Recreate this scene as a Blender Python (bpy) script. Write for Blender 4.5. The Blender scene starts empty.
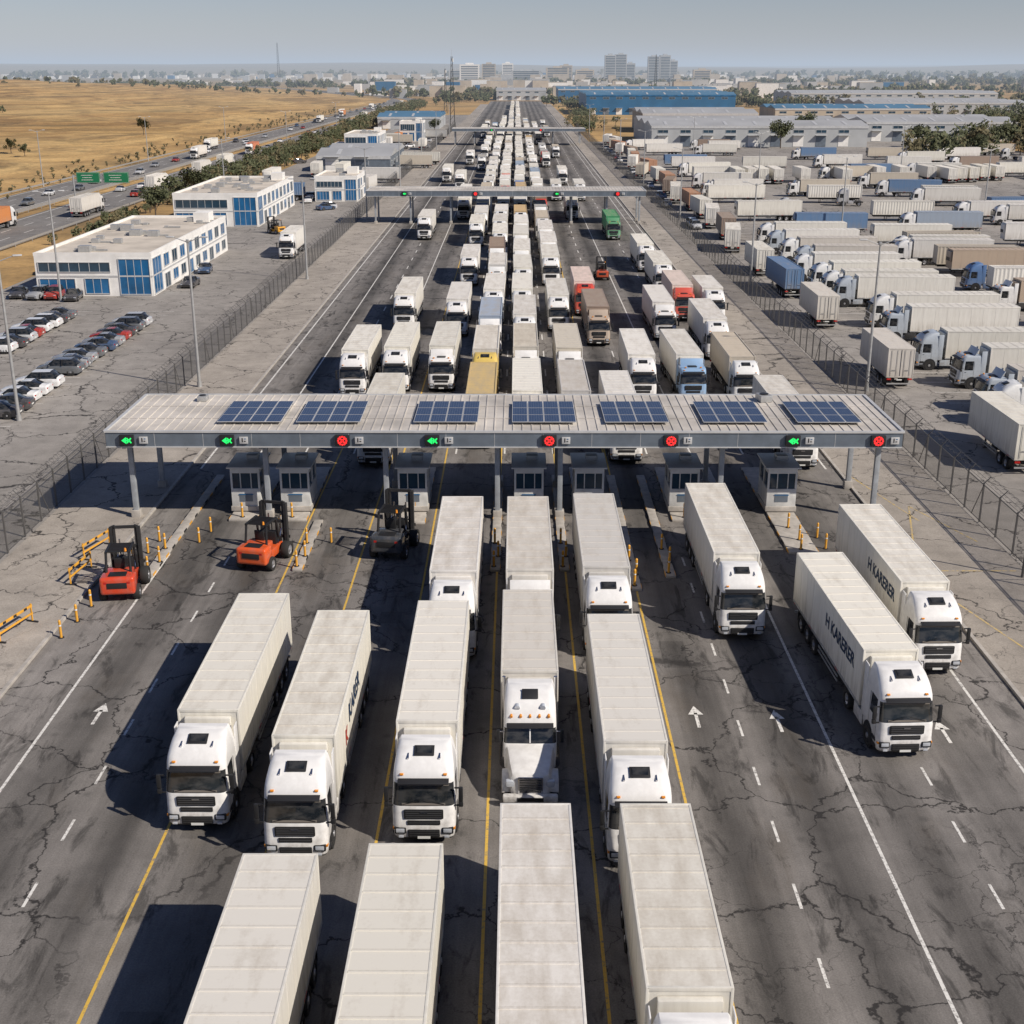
import bpy, bmesh, math, random
from mathutils import Vector, Matrix, noise
R=random.Random(7)
sc=bpy.context.scene
COL=sc.collection
# ---------------------------------------------------------------- node helpers
def newmat(name):
    m=bpy.data.materials.new(name); m.use_nodes=True
    nt=m.node_tree; b=nt.nodes['Principled BSDF']
    return m,nt,b
def lk(nt,a,b): nt.links.new(a,b)
def math_(nt,op,a,b=None,c=None,clamp=False):
    n=nt.nodes.new('ShaderNodeMath'); n.operation=op; n.use_clamp=clamp
    for i,x in enumerate((a,b,c)):
        if x is None: continue
        if isinstance(x,(int,float)): n.inputs[i].default_value=x
        else: nt.links.new(x,n.inputs[i])
    return n.outputs[0]
def noise_(nt,vec,scale,detail=4,rough=.55,dist=0):
    n=nt.nodes.new('ShaderNodeTexNoise'); n.inputs['Scale'].default_value=scale
    n.inputs['Detail'].default_value=detail; n.inputs['Roughness'].default_value=rough
    n.inputs['Distortion'].default_value=dist
    if vec is not None: nt.links.new(vec,n.inputs['Vector'])
    return n.outputs['Fac']
def mapv(nt,vec,scale=(1,1,1),loc=(0,0,0),rot=(0,0,0)):
    n=nt.nodes.new('ShaderNodeMapping'); n.inputs['Scale'].default_value=scale
    n.inputs['Location'].default_value=loc; n.inputs['Rotation'].default_value=rot
    nt.links.new(vec,n.inputs['Vector']); return n.outputs[0]
def ramp_(nt,fac,stops,interp='LINEAR'):
    n=nt.nodes.new('ShaderNodeValToRGB'); n.color_ramp.interpolation=interp
    e=n.color_ramp.elements
    while len(e)<len(stops): e.new(.5)
    for i,(p,c) in enumerate(stops):
        e[i].position=p
        if isinstance(c,(int,float)): c=(c,c,c)
        e[i].color=(c[0],c[1],c[2],1)
    nt.links.new(fac,n.inputs[0]); return n.outputs[0]
def mix_(nt,fac,a,b,mode='MIX'):
    n=nt.nodes.new('ShaderNodeMix'); n.data_type='RGBA'; n.blend_type=mode
    for sck,x in ((n.inputs[0],fac),(n.inputs[6],a),(n.inputs[7],b)):
        if isinstance(x,(int,float)): sck.default_value=x
        elif isinstance(x,tuple): sck.default_value=(x[0],x[1],x[2],1)
        else: nt.links.new(x,sck)
    return n.outputs[2]
def bump_(nt,b,h,strength=.3,dist=.02):
    n=nt.nodes.new('ShaderNodeBump'); n.inputs['Strength'].default_value=strength
    n.inputs['Distance'].default_value=dist
    nt.links.new(h,n.inputs['Height']); nt.links.new(n.outputs[0],b.inputs['Normal'])
def pos_(nt): return nt.nodes.new('ShaderNodeNewGeometry').outputs['Position']
def objc_(nt): return nt.nodes.new('ShaderNodeTexCoord').outputs['Object']
def simple(name,col,rough=.5,metal=0,var=.12,scale=3,emit=0):
    m,nt,b=newmat(name)
    if var>0:
        f=noise_(nt,objc_(nt),scale,4)
        c=ramp_(nt,f,[(.3,tuple(x*(1-var) for x in col)),(.7,tuple(min(1,x*(1+var)) for x in col))])
        lk(nt,c,b.inputs['Base Color'])
    else: b.inputs['Base Color'].default_value=(*col,1)
    b.inputs['Roughness'].default_value=rough; b.inputs['Metallic'].default_value=metal
    if emit:
        b.inputs['Emission Color'].default_value=(*col,1); b.inputs['Emission Strength'].default_value=emit
        m.cycles.emission_sampling='NONE'
    return m
# ---------------------------------------------------------------- vehicle paints
def paint_trailer(name,roof=False):
    m,nt,b=newmat(name)
    oi=nt.nodes.new('ShaderNodeObjectInfo')
    tc=objc_(nt)
    off=nt.nodes.new('ShaderNodeVectorMath'); off.operation='ADD'
    cmb=nt.nodes.new('ShaderNodeCombineXYZ')
    r=math_(nt,'MULTIPLY',oi.outputs['Random'],97.)
    for i in range(3): lk(nt,r,cmb.inputs[i])
    lk(nt,tc,off.inputs[0]); lk(nt,cmb.outputs[0],off.inputs[1]); v=off.outputs[0]
    if roof:
        n1=noise_(nt,mapv(nt,v,(1.2,.35,1)),1.3,5,.6)
        n2=noise_(nt,v,7,4,.65)
        dirt=math_(nt,'ADD',math_(nt,'MULTIPLY',n1,.72),math_(nt,'MULTIPLY',n2,.28))
        rr=math_(nt,'MULTIPLY_ADD',oi.outputs['Random'],.16,-.10)
        dirt=math_(nt,'ADD',dirt,rr)
        f=ramp_(nt,dirt,[(.43,0.),(.70,.60)])
        c=mix_(nt,f,oi.outputs['Color'],(.38,.33,.26),'MIX')
        c=mix_(nt,.10,c,(.58,.47,.34))
        sx=nt.nodes.new('ShaderNodeSeparateXYZ'); lk(nt,tc,sx.inputs[0])
        fr=math_(nt,'FRACT',math_(nt,'DIVIDE',sx.outputs['Y'],.95))
        seam=math_(nt,'LESS_THAN',fr,.06)
        sm_=math_(nt,'MULTIPLY',seam,ramp_(nt,n2,[(.3,.12),(.7,.38)]))
        c=mix_(nt,sm_,c,(.30,.26,.21))
    else:
        n1=noise_(nt,mapv(nt,v,(2.5,2.5,.35)),1.5,5,.6)
        sx=nt.nodes.new('ShaderNodeSeparateXYZ'); lk(nt,tc,sx.inputs[0])
        low=ramp_(nt,math_(nt,'DIVIDE',sx.outputs['Z'],4.2),[(.25,.6),(.6,.16),(1,.2)])
        f=math_(nt,'MULTIPLY',ramp_(nt,n1,[(.35,.2),(.75,1.5)]),low,clamp=True)
        c=mix_(nt,f,oi.outputs['Color'],(.30,.26,.21))
    lk(nt,c,b.inputs['Base Color']); b.inputs['Roughness'].default_value=.55
    return m
def paint_cab():
    m,nt,b=newmat('cab_paint')
    at=nt.nodes.new('ShaderNodeAttribute'); at.attribute_type='OBJECT'; at.attribute_name='cab_color'
    tc=objc_(nt)
    n1=noise_(nt,tc,2.5,5,.6)
    sx=nt.nodes.new('ShaderNodeSeparateXYZ'); lk(nt,tc,sx.inputs[0])
    low=ramp_(nt,math_(nt,'DIVIDE',sx.outputs['Z'],4.),[(.1,.75),(.4,.24),(1,.13)])
    f=math_(nt,'MULTIPLY',ramp_(nt,n1,[(.35,.15),(.75,1.3)]),low,clamp=True)
    c=mix_(nt,f,at.outputs['Color'],(.22,.19,.16))
    lk(nt,c,b.inputs['Base Color']); b.inputs['Roughness'].default_value=.33
    b.inputs['Coat Weight'].default_value=.3
    return m
M_TR=paint_trailer('trailer_paint'); M_TROOF=paint_trailer('trailer_roof_paint',True); M_CAB=paint_cab()
def glass_():
    m,nt,b=newmat('vehicle_glass')
    f=noise_(nt,mapv(nt,objc_(nt),(1,1,2)),2.2,3,.5)
    lk(nt,ramp_(nt,f,[(.40,(.010,.013,.016)),(.62,(.045,.045,.045))]),b.inputs['Base Color'])
    b.inputs['Roughness'].default_value=.06; return m
M_GLASS=glass_()
M_BLK=simple('black_plastic',(.018,.018,.019),.5,0,0)
M_TYRE=simple('tyre_rubber',(.022,.021,.02),.85,0,0)
M_RIM=simple('wheel_rim',(.42,.42,.43),.4,.6,0)
M_SLAT=simple('grille_slat',(.10,.10,.105),.35,.5,0)
M_CHR=simple('chrome_trim',(.6,.6,.62),.22,1,0)
M_CHAS=simple('chassis_steel',(.035,.034,.034),.6,.2,.3)
M_GRYM=simple('galvanised_rail',(.42,.42,.41),.45,.4,.12)
M_LAMP=simple('headlamp_lens',(.60,.63,.67),.08,.3,0)
M_RED=simple('tail_lamp',(.45,.02,.015),.3,0,0)
M_AMB=simple('amber_lens',(.75,.28,.03),.3,0,0)
M_PLATE=simple('number_plate',(.7,.7,.66),.5,0,0)
M_DASH=simple('cab_interior',(.16,.14,.12),.8,0,0)
def paint_obj():
    m,nt,b=newmat('vehicle_paint'); oi=nt.nodes.new('ShaderNodeObjectInfo')
    f=ramp_(nt,noise_(nt,objc_(nt),3,4),[(.4,0.),(.8,.35)])
    lk(nt,mix_(nt,f,oi.outputs['Color'],(.25,.22,.19)),b.inputs['Base Color'])
    b.inputs['Roughness'].default_value=.25; b.inputs['Coat Weight'].default_value=.5
    return m
M_PAINT=paint_obj()
# ---------------------------------------------------------------- mesh builder
class MB:
    def __init__(s): s.v=[];s.f=[];s.m=[];s.mats=[]
    def mi(s,m):
        if m not in s.mats: s.mats.append(m)
        return s.mats.index(m)
    def add(s,vs,fs,mat,T=None):
        o=len(s.v)
        for p in vs:
            p=Vector(p)
            if T is not None: p=T@p
            s.v.append(p)
        for i,f in enumerate(fs):
            s.f.append([o+k for k in f]); s.m.append(s.mi(mat[i] if isinstance(mat,list) else mat))
    def box(s,c,d,mat,bev=0,rx=0,rz=0,ry=0,seg=2):
        T=Matrix.Translation(c)@Matrix.Rotation(rz,4,'Z')@Matrix.Rotation(ry,4,'Y')@Matrix.Rotation(rx,4,'X')
        hx,hy,hz=d[0]/2,d[1]/2,d[2]/2
        if bev<=0:
            vs=[(x,y,z) for x in(-hx,hx) for y in(-hy,hy) for z in(-hz,hz)]
            fs=[(0,1,3,2),(4,6,7,5),(0,4,5,1),(2,3,7,6),(0,2,6,4),(1,5,7,3)]
            s.add(vs,fs,mat,T)
        else:
            bm=bmesh.new(); bmesh.ops.create_cube(bm,size=1)
            for q in bm.verts: q.co=Vector((q.co.x*d[0],q.co.y*d[1],q.co.z*d[2]))
            bmesh.ops.bevel(bm,geom=bm.edges[:],offset=bev,segments=seg,profile=.6,affect='EDGES')
            bm.verts.index_update()
            s.add([q.co.copy() for q in bm.verts],[[q.index for q in f.verts] for f in bm.faces],mat,T); bm.free()
    def cyl(s,p0,p1,r0,r1,mat,n=10,cap=True):
        p0=Vector(p0);p1=Vector(p1);d=(p1-p0).normalized()
        a=d.orthogonal().normalized(); b=d.cross(a)
        vs=[];fs=[]
        for p,r in((p0,r0),(p1,r1)):
            for i in range(n):
                t=2*math.pi*i/n; vs.append(p+(a*math.cos(t)+b*math.sin(t))*r)
        for i in range(n): fs.append((i,(i+1)%n,n+(i+1)%n,n+i))
        if cap: fs.append(tuple(range(n-1,-1,-1))); fs.append(tuple(range(n,2*n)))
        s.add(vs,fs,mat)
    def loft(s,secs,matf,capb=None,capt=None,closed=True):
        n=len(secs[0]); vs=[p for q in secs for p in q]; fs=[];ms=[]
        for k in range(len(secs)-1):
            for i in range(n if closed else n-1):
                j=(i+1)%n; fs.append((k*n+i,k*n+j,(k+1)*n+j,(k+1)*n+i)); ms.append(matf(k,i))
        if capb is not None: fs.append(tuple(range(n-1,-1,-1))); ms.append(capb)
        if capt is not None: fs.append(tuple(range((len(secs)-1)*n,len(secs)*n))); ms.append(capt)
        s.add(vs,fs,ms)
    def quad(s,x0,x1,y0,y1,z,mat): s.add([(x0,y0,z),(x1,y0,z),(x1,y1,z),(x0,y1,z)],[(0,1,2,3)],mat)
    def wheel(s,x,y,r,w,side,n=20,dual=False):
        xo=x+side*w/2; xi=x-side*w/2
        prof=[(xi,r*.55),(xi,r*.93),(xi+side*w*.12,r),(xo-side*w*.12,r),(xo,r*.93),(xo,r*.62),(xo-side*.04,r*.58)]
        secs=[]
        for (px,pr) in prof:
            secs.append([(px,y+pr*math.cos(2*math.pi*i/n),r+pr*math.sin(2*math.pi*i/n)) for i in range(n)])
        s.loft(secs,lambda k,i:M_TYRE)
        hub=[(xo-side*.04,r*.58),(xo-side*.10,r*.42),(xo-side*.06,r*.28),(xo+side*.01,r*.24),(xo+side*.02,r*.1)]
        secs=[[(px,y+pr*math.cos(2*math.pi*i/n),r+pr*math.sin(2*math.pi*i/n)) for i in range(n)] for px,pr in hub]
        s.loft(secs,lambda k,i:M_RIM,capt=M_RIM)
    def mesh(s,name,smooth=True,ang=38):
        me=bpy.data.meshes.new(name)
        me.from_pydata([tuple(p) for p in s.v],[],s.f)
        for m in s.mats: me.materials.append(m)
        me.polygons.foreach_set('material_index',s.m)
        bm=bmesh.new(); bm.from_mesh(me); bmesh.ops.recalc_face_normals(bm,faces=bm.faces[:]); bm.to_mesh(me); bm.free()
        if smooth:
            me.polygons.foreach_set('use_smooth',[True]*len(me.polygons))
            me.set_sharp_from_angle(angle=math.radians(ang))
        me.update(); return me
def put(me,name,loc=(0,0,0),rz=0,col=(.8,.8,.8),cab=(.8,.8,.79),parent=None,sc_=1):
    ob=bpy.data.objects.new(name,me); COL.objects.link(ob)
    ob.location=loc; ob.rotation_euler=(0,0,rz); ob.color=(*col,1); ob['cab_color']=[float(c) for c in cab]
    ob.scale=(sc_,)*3
    if parent: ob.parent=parent
    return ob
# ---------------------------------------------------------------- trucks
def cab_loop(z,yf,yb,hw,r):
    y1=min(max(.6,yf+r+.03),yb-.12); y2=min(max(1.45,y1+.06),yb-.05)
    Rt=[(0,yf),(hw-r,yf-.0+.02),(hw-r+r*.5,yf+.02+r*.134),(hw-r+r*.866,yf+.02+r*.5),(hw,yf+r+.02),(hw,y1),(hw,y2),(hw,yb)]
    pts=[(x,y,z) for x,y in Rt]+[(-x,y,z) for x,y in Rt[:0:-1]]
    return pts
def euro_cab(b,style=0):
    top=[(3.18,.50,1.18,.32),(3.40,.70,1.14,.36),(3.60,.98,1.09,.38),(3.74,1.32,1.03,.38),(3.81,1.65,.98,.3)] if style==0 else [(3.12,.55,1.19,.25),(3.2,.7,1.15,.2)]
    L=[(.36,.10,1.15,.2),(.46,.02,1.2,.25),(.92,-.02,1.25,.30),(1.0,.03,1.25,.30),(1.74,.07,1.25,.30),(1.82,.10,1.25,.30),
       (2.70,.34,1.21,.28),(2.78,.36,1.21,.28),(2.98,.38,1.20,.30)]+top
    yb=2.2
    secs=[cab_loop(z,yf,yb,hw,r) for z,yf,hw,r in L]
    def mf(k,i):
        j=min(i,14-i)
        if k==5 and j in(0,1,2): return M_GLASS
        if k==5 and j==5: return M_GLASS
        if k==0: return M_BLK
        return M_CAB
    b.loft(secs,mf,capb=M_BLK,capt=M_CAB)
    b.box((0,.335,2.66),(2.0,.02,.10),M_DASH,rx=-.27)
    b.box((0,.118,1.90),(1.7,.02,.09),M_DASH,rx=-.27)
    # grille
    b.box((0,.035,1.50),(1.55,.07,.42),M_BLK,.05)
    for i in range(4): b.box((0,-.008,1.36+i*.095),(1.42,.02,.03),M_SLAT)
    b.box((0,-.012,1.60),(.30,.03,.06),M_CHR)
    b.box((0,.032,1.12),(1.30,.06,.20),M_BLK,.03)
    b.box((0,.0,1.12),(1.20,.012,.03),M_SLAT)
    b.box((0,-.012,.66),(1.25,.06,.34),M_BLK,.04)
    for i in range(3): b.box((0,-.048,.56+i*.1),(1.15,.02,.03),M_CHAS)
    b.box((0,-.055,.50),(.5,.02,.11),M_PLATE)
    for sx in(-1,1):
        b.box((sx*.93,.045,.78),(.46,.16,.29),M_BLK,.05)
        b.box((sx*.93,-.04,.80),(.34,.04,.17),M_LAMP,.03)
        b.box((sx*.90,-.035,.53),(.20,.05,.09),M_LAMP,.015)
        b.box((sx*1.19,.2,.82),(.08,.2,.10),M_AMB,.01)
        b.box((sx*1.46,.22,2.30),(.17,.14,.62),M_BLK,.04)
        b.box((sx*1.46,.22,1.86),(.18,.15,.22),M_BLK,.04)
        b.box((sx*1.34,.22,2.58),(.26,.05,.05),M_BLK); b.box((sx*1.34,.22,1.80),(.26,.05,.05),M_BLK)
        b.box((sx*1.257,.72,1.62),(.02,.16,.05),M_BLK)
        for z in(.5,.85): b.box((sx*1.235,.62,z),(.06,.42,.20),M_BLK,.015)
        b.cyl((sx*1.15,1.42,.56),(sx*1.262,1.42,.56),.64,.64,M_BLK,24)
        b.wheel(sx*1.12,1.42,.5,.32,sx)
        b.box((sx*1.247,1.52,1.75),(.012,.02,1.9),M_BLK); b.box((sx*1.247,.48,1.5),(.012,.02,1.2),M_BLK)
        b.box((sx*1.215,2.42,2.35),(.05,.5,2.6),M_CAB,.02)
        b.box((sx*1.19,3.1,.75),(.06,1.25,.62),M_CAB if style==0 else M_CHAS,.02)
        b.cyl((sx*.86,2.6,.78),(sx*.86,3.65,.78),.3,.3,M_RIM,14)
        b.box((sx*.45,.09,2.0),(.75,.015,.02),M_BLK,ry=sx*.25)
    b.box((0,.21,2.86),(2.0,.30,.04),M_BLK,.015,rx=.35)
    for x in(-.85,.85): b.box((x,.42,3.06),(.14,.10,.06),M_AMB,.01)
    if style==0:
        b.box((0,1.14,3.70),(.80,.50,.05),M_BLK,.02,rx=math.atan2(.14,.34))
        b.box((0,1.15,3.735),(.62,.34,.03),M_GLASS,.01,rx=math.atan2(.14,.34))
        for x in(-.62,.62): b.cyl((x,.80,3.53),(x,1.05,3.63),.045,.03,M_CHR,8)
    else:
        b.box((0,1.25,3.24),(.8,.6,.06),M_BLK,.02)
        b.box((0,1.75,3.5),(2.1,.08,.75),M_CAB,.02,rx=-.5)
        for x in(-.7,.7): b.box((x,.7,3.26),(.16,.12,.1),M_AMB,.02)
def conv_cab(b):
    hood=[]
    for y,hw,z0,z1 in((0,.62,.55,1.30),(.12,.80,.5,1.46),(.7,.90,.5,1.64),(1.4,.98,.5,1.78),(1.9,1.05,.5,1.86)):
        r=.2
        hood.append([(-hw,y,z0),(-hw,y,z1-r),(-hw+r*.3,y,z1-r*.3),(-hw+r,y,z1),(0,y,z1+.04),(hw-r,y,z1),(hw-r*.3,y,z1-r*.3),(hw,y,z1-r),(hw,y,z0)])
    b.loft(hood,lambda k,i:M_CAB,capb=M_CAB)
    b.box((0,-.03,.98),(1.05,.10,.78),M_CHR,.05)
    for i in range(6): b.box((0,-.09,.70+i*.11),(.90,.02,.05),M_BLK)
    b.box((0,-.12,.44),(2.3,.28,.32),M_CAB,.08)
    b.box((0,-.27,.44),(1.1,.02,.18),M_BLK)
    for sx in(-1,1):
        b.box((sx*.84,.12,1.02),(.36,.26,.28),M_LAMP,.07)
        fen=[]
        for t in range(9):
            a=math.pi*t/8; fen.append([(sx*.72,.95-.68*math.cos(a),.5+.66*math.sin(a)),(sx*1.18,.95-.68*math.cos(a),.46+.64*math.sin(a)),(sx*1.2,.95-.62*math.cos(a),.40+.58*math.sin(a))])
        b.loft(fen,lambda k,i:M_CAB,closed=False)
        b.wheel(sx*1.03,.95,.5,.3,sx)
        b.cyl((sx*1.0,2.3,.7),(sx*1.0,3.6,.7),.32,.32,M_CHR,14)
        b.cyl((sx*1.13,4.15,.9),(sx*1.13,4.15,3.9),.08,.08,M_CHR,10)
        b.box((sx*1.36,1.95,2.2),(.15,.12,.6),M_BLK,.03)
        b.box((sx*1.22,1.95,2.4),(.24,.04,.04),M_CHR)
    L=[(.75,1.75,1.1,.1),(1.80,1.75,1.14,.15),(1.9,1.80,1.15,.2),(2.50,2.06,1.13,.2),(2.60,2.10,1.13,.2),(2.95,2.20,1.12,.25),(3.4,2.5,1.1,.3),(3.72,3.0,1.03,.3),(3.82,3.45,.96,.25)]
    def lp(z,yf,hw,r):
        y1=min(max(2.35,yf+r+.03),3.9);y2=min(max(2.95,y1+.05),3.95)
        Rt=[(0,yf),(hw-r,yf+.02),(hw-r*.5,yf+.02+r*.134),(hw-r*.134,yf+.02+r*.5),(hw,yf+r+.02),(hw,y1),(hw,y2),(hw,4.1)]
        return [(x,y,z) for x,y in Rt]+[(-x,y,z) for x,y in Rt[:0:-1]]
    def mf(k,i):
        j=min(i,14-i)
        if k==2 and j in(0,1,2,5): return M_GLASS
        return M_CAB
    b.loft([lp(*l) for l in L],mf,capb=M_BLK,capt=M_CAB)
    b.box((0,1.93,2.2),(.05,.03,.60),M_CAB,rx=-.4)
    b.box((0,1.98,2.66),(2.0,.28,.05),M_BLK,.015,rx=.35)
    for x in(-.8,-.4,0,.4,.8): b.cyl((x,2.16,2.98),(x,2.34,3.02),.06,.06,M_AMB,8)
    for x in(-.55,.55): b.cyl((x,2.36,3.30),(x,2.55,3.34),.12,.12,M_LAMP,12)
    b.box((0,2.9,3.70),(.7,.5,.05),M_BLK,.02,rx=.5)
def trailer(b,y0,y1,kind='box',legs=False):
    z0,z1,hw=1.18,4.0,1.275
    ym=(y0+y1)/2;L=y1-y0
    if kind=='box':
        b.box((0,ym,(z0+z1)/2-.01),(2*hw-.03,L-.04,z1-z0-.02),M_TR)
        b.box((0,ym,z1-.008),(2*hw-.16,L-.12,.03),M_TROOF)
        for sx in(-1,1):
            b.box((sx*(hw-.045),ym,z1-.045),(.09,L,.13),M_TR,.012)
            b.box((sx*(hw-.02),ym,z0+.05),(.05,L,.13),M_GRYM)
            for yy in(y0+.045,y1-.045): b.box((sx*(hw-.045),yy,(z0+z1)/2),(.094,.094,z1-z0-.02),M_TR,.01)
            n=int(L/1.22)
            for i in range(1,n):
                b.box((sx*(hw-.012),y0+i*L/n,(z0+z1)/2),(.014,.03,z1-z0-.3),M_TR)
            n=int(L/2.4)
            for i in range(n): b.box((sx*(hw+.008),y0+(i+.5)*L/n,z0+.05),(.006,.5,.05),M_RED if i%2 else M_PLATE)
        for yy in(y0+.05,y1-.05): b.box((0,yy,z1-.045),(2*hw-.1,.1,.134),M_TR,.01)
        k=math.ceil((y0+.2)/.95)
        while k*.95<y1-.2:
            b.box((0,k*.95-.045,z1+.014),(2*hw-.2,.05,.026),M_TROOF); k+=1
        b.box((0,y0-.12,3.0),(1.9,.24,1.5),M_TR,.05); b.box((0,y0-.25,2.6),(1.5,.02,.5),M_BLK)
    else:
        n=int(L/.28)
        zt,zb=3.95,1.36
        for sx in(-1,1):
            pts=[]
            for i in range(n+1):
                y=y0+.08+(L-.16)*i/n
                pts.append((sx*(1.2 if i%2 else 1.165),y))
            vs=[];fs=[]
            for i in range(len(pts)-1):
                (xa,ya),(xb,yb)=pts[i],pts[i+1]
                k=len(vs)
                vs+= [(xa,ya,zb),(xa,yb-.09,zb),(xb,yb,zb),(xa,ya,zt),(xa,yb-.09,zt),(xb,yb,zt)]
                fs+= [(k,k+1,k+4,k+3),(k+1,k+2,k+5,k+4)]
            b.add(vs,fs,M_TR)
            for z in(zb,zt): b.box((sx*1.18,ym,z),(.09,L,.12),M_TR)
            for yy in(y0+.06,y1-.06): b.box((sx*1.17,yy,(zb+zt)/2),(.14,.14,zt-zb),M_TR)
        b.box((0,ym,zt-.02),(2.3,L-.1,.03),M_TROOF)
        for i in range(1,n): b.box((0,y0+i*L/n,zt+.003),(2.2,.09,.022),M_TROOF)
        for yy in(y0+.05,y1-.05): b.box((0,yy,(zb+zt)/2),(2.3,.05,zt-zb-.02),M_TR)
        for yy in(y0+.06,y1-.06): b.box((0,yy,zt),(2.3,.1,.12),M_TR)
        b.box((0,ym,zb-.1),(2.3,L,.09),M_CHAS)
    b.box((0,y1+.006,2.6),(.03,.02,2.5),M_BLK)
    for x in(-.9,-.35,.35,.9): b.cyl((x,y1+.03,1.35),(x,y1+.03,3.85),.018,.018,M_GRYM,6)
    for sx in(-1,1):
        b.box((sx*.62,y1+.03,1.9),(.4,.02,.05),M_GRYM)
        b.box((sx*1.0,y1-.02,1.02),(.4,.08,.14),M_RED)
        b.box((sx*.45,ym,1.0),(.14,L-.6,.28),M_CHAS)
    b.box((0,y1-.05,.95),(.5,.03,.12),M_PLATE)
    b.box((0,y1-.15,.55),(2.3,.1,.12),M_GRYM)
    for sx in(-1,1): b.box((sx*.7,y1-.2,.8),(.08,.08,.45),M_CHAS)
    ax=[y1-1.7-i*1.32 for i in range(3 if L>11 else 2)]
    for a in ax:
        b.cyl((-1.0,a,.5),(1.0,a,.5),.07,.07,M_CHAS,8)
        for sx in(-1,1): b.wheel(sx*1.06,a,.5,.38,sx,18)
    for sx in(-1,1):
        b.box((sx*1.05,(ax[0]+ax[-1])/2,1.08),(.42,ax[0]-ax[-1]+1.2,.04),M_BLK)
        b.box((sx*1.03,ax[0]+.66,.7),(.4,.02,.5),M_BLK)
        g0=ax[-1]-.8;g1=y0+3.6
        if g0-g1>1:
            for z in(.6,.85): b.box((sx*1.2,(g0+g1)/2,z),(.04,g0-g1,.1),M_GRYM)
            for k in range(3): b.box((sx*1.18,g1+(g0-g1)*(k+.5)/3,.85),(.04,.06,.6),M_CHAS)
        b.box((sx*.75,y0+2.9,.75),(.12,.12,.85),M_CHAS)
        b.box((sx*.75,y0+2.9,.28 if not legs else .06),(.3,.3,.05),M_CHAS)
        if legs: b.box((sx*.75,y0+2.9,.3),(.1,.1,.5),M_CHAS)
    b.box((.7,ym,.8),(.5,.9,.4),M_BLK,.04)
def tractor_chassis(b,y0,y1,axles):
    for sx in(-1,1): b.box((sx*.42,(y0+y1)/2,.82),(.1,y1-y0,.24),M_CHAS)
    b.box((0,y1-.9,1.03),(.9,.9,.1),M_BLK,.03)
    for a in axles:
        b.cyl((-1,a,.5),(1,a,.5),.09,.09,M_CHAS,8)
        for sx in(-1,1):
            b.wheel(sx*.93,a,.5,.58,sx,20); b.box((sx*.95,a,1.06),(.6,1.1,.04),M_BLK)
def truck(name,L,kind='box',cab='euro',style=0):
    b=MB()
    if cab=='euro':
        euro_cab(b,style); tractor_chassis(b,.6,5.5,[4.9]); trailer(b,2.95,L,kind)
    else:
        conv_cab(b); tractor_chassis(b,.4,7.0,[5.2,6.5]); trailer(b,4.45,L+.001,kind)
    return b.mesh(name)
T_A=truck('truck_box_mesh',15.2); T_B=truck('truck_box_b_mesh',15.0,style=1); T_S=truck('truck_short_mesh',12.6)
T_C=truck('truck_container_mesh',14.6,'cont',style=0); T_D=truck('truck_container_b_mesh',14.6,'cont',style=1)
T_N=truck('truck_bonnet_mesh',13.6,'box','conv')
b=MB(); euro_cab(b,0); tractor_chassis(b,.6,6.0,[5.0]); T_U=b.mesh('tractor_unit_mesh')
b=MB(); trailer(b,0,13.2,'box',True); TR_A=b.mesh('trailer_mesh')
b=MB(); trailer(b,0,10.2,'box',True); TR_B=b.mesh('trailer_short_mesh')
b=MB(); trailer(b,0,12.2,'cont',True); TR_C=b.mesh('trailer_container_mesh')
def wcol():
    k=R.uniform(.84,1.0); return (.83*k,.80*k,.75*k*R.uniform(.94,1))
def tk(me,x,y,rz=0,col=None,cab=(.81,.80,.775)):
    return put(me,'semi_truck',(x,y,.0),rz,col or wcol(),cab)
M_LETTER=simple('lettering_navy',(.025,.05,.10),.4,0,0)
M_LETR=simple('lettering_red',(.45,.05,.03),.4,0,0)
def lettering(parent,text,side,y,z=2.75,size=.95,col=None):
    cu=bpy.data.curves.new('lettering','FONT'); cu.body=text; cu.size=size; cu.extrude=.004; cu.offset=.018
    tmp=bpy.data.objects.new('tmp_text',cu); COL.objects.link(tmp)
    dg=bpy.context.evaluated_depsgraph_get(); me=bpy.data.meshes.new_from_object(tmp.evaluated_get(dg))
    bpy.data.objects.remove(tmp,do_unlink=True)
    me.materials.clear(); me.materials.append(col or M_LETTER)
    ob=bpy.data.objects.new('lettering',me); COL.objects.link(ob); ob.parent=parent
    if side>0: Mx=Matrix(((0,0,1,1.282),(1,0,0,y),(0,1,0,z),(0,0,0,1)))
    else: Mx=Matrix(((0,0,-1,-1.282),(-1,0,0,y),(0,1,0,z),(0,0,0,1)))
    ob.matrix_local=Mx
# foreground trucks
tk(T_A,-12.75,43.1)
t=tk(T_A,-8.45,41.0); lettering(t,'KARER',1,6.8,2.45,1.2); lettering(t,'K',1,5.6,2.0,1.0,M_LETR)
tk(T_A,-3.6,42.2,0)
tk(T_N,.62,45.2,0,(.64,.61,.55))
tk(T_A,4.75,40.6)
tk(T_A,-7.95,20.8); tk(T_B,-3.75,21.6); tk(T_A,.72,23.9); tk(T_S,5.05,26.5)
tk(T_A,-3.3,58.4); tk(T_B,.75,58.6,0,(.68,.65,.59)); tk(T_A,4.85,59.0,0,(.60,.58,.54))
tk(T_A,12.15,61.1)
t=tk(T_A,17.3,48.9,math.radians(2.2)); lettering(t,'H KARERER',-1,9.0,2.55,.95)
t=tk(T_A,21.3,57.0,math.radians(1.1)); lettering(t,'H KARERER',-1,8.6,2.55,.95)
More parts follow.
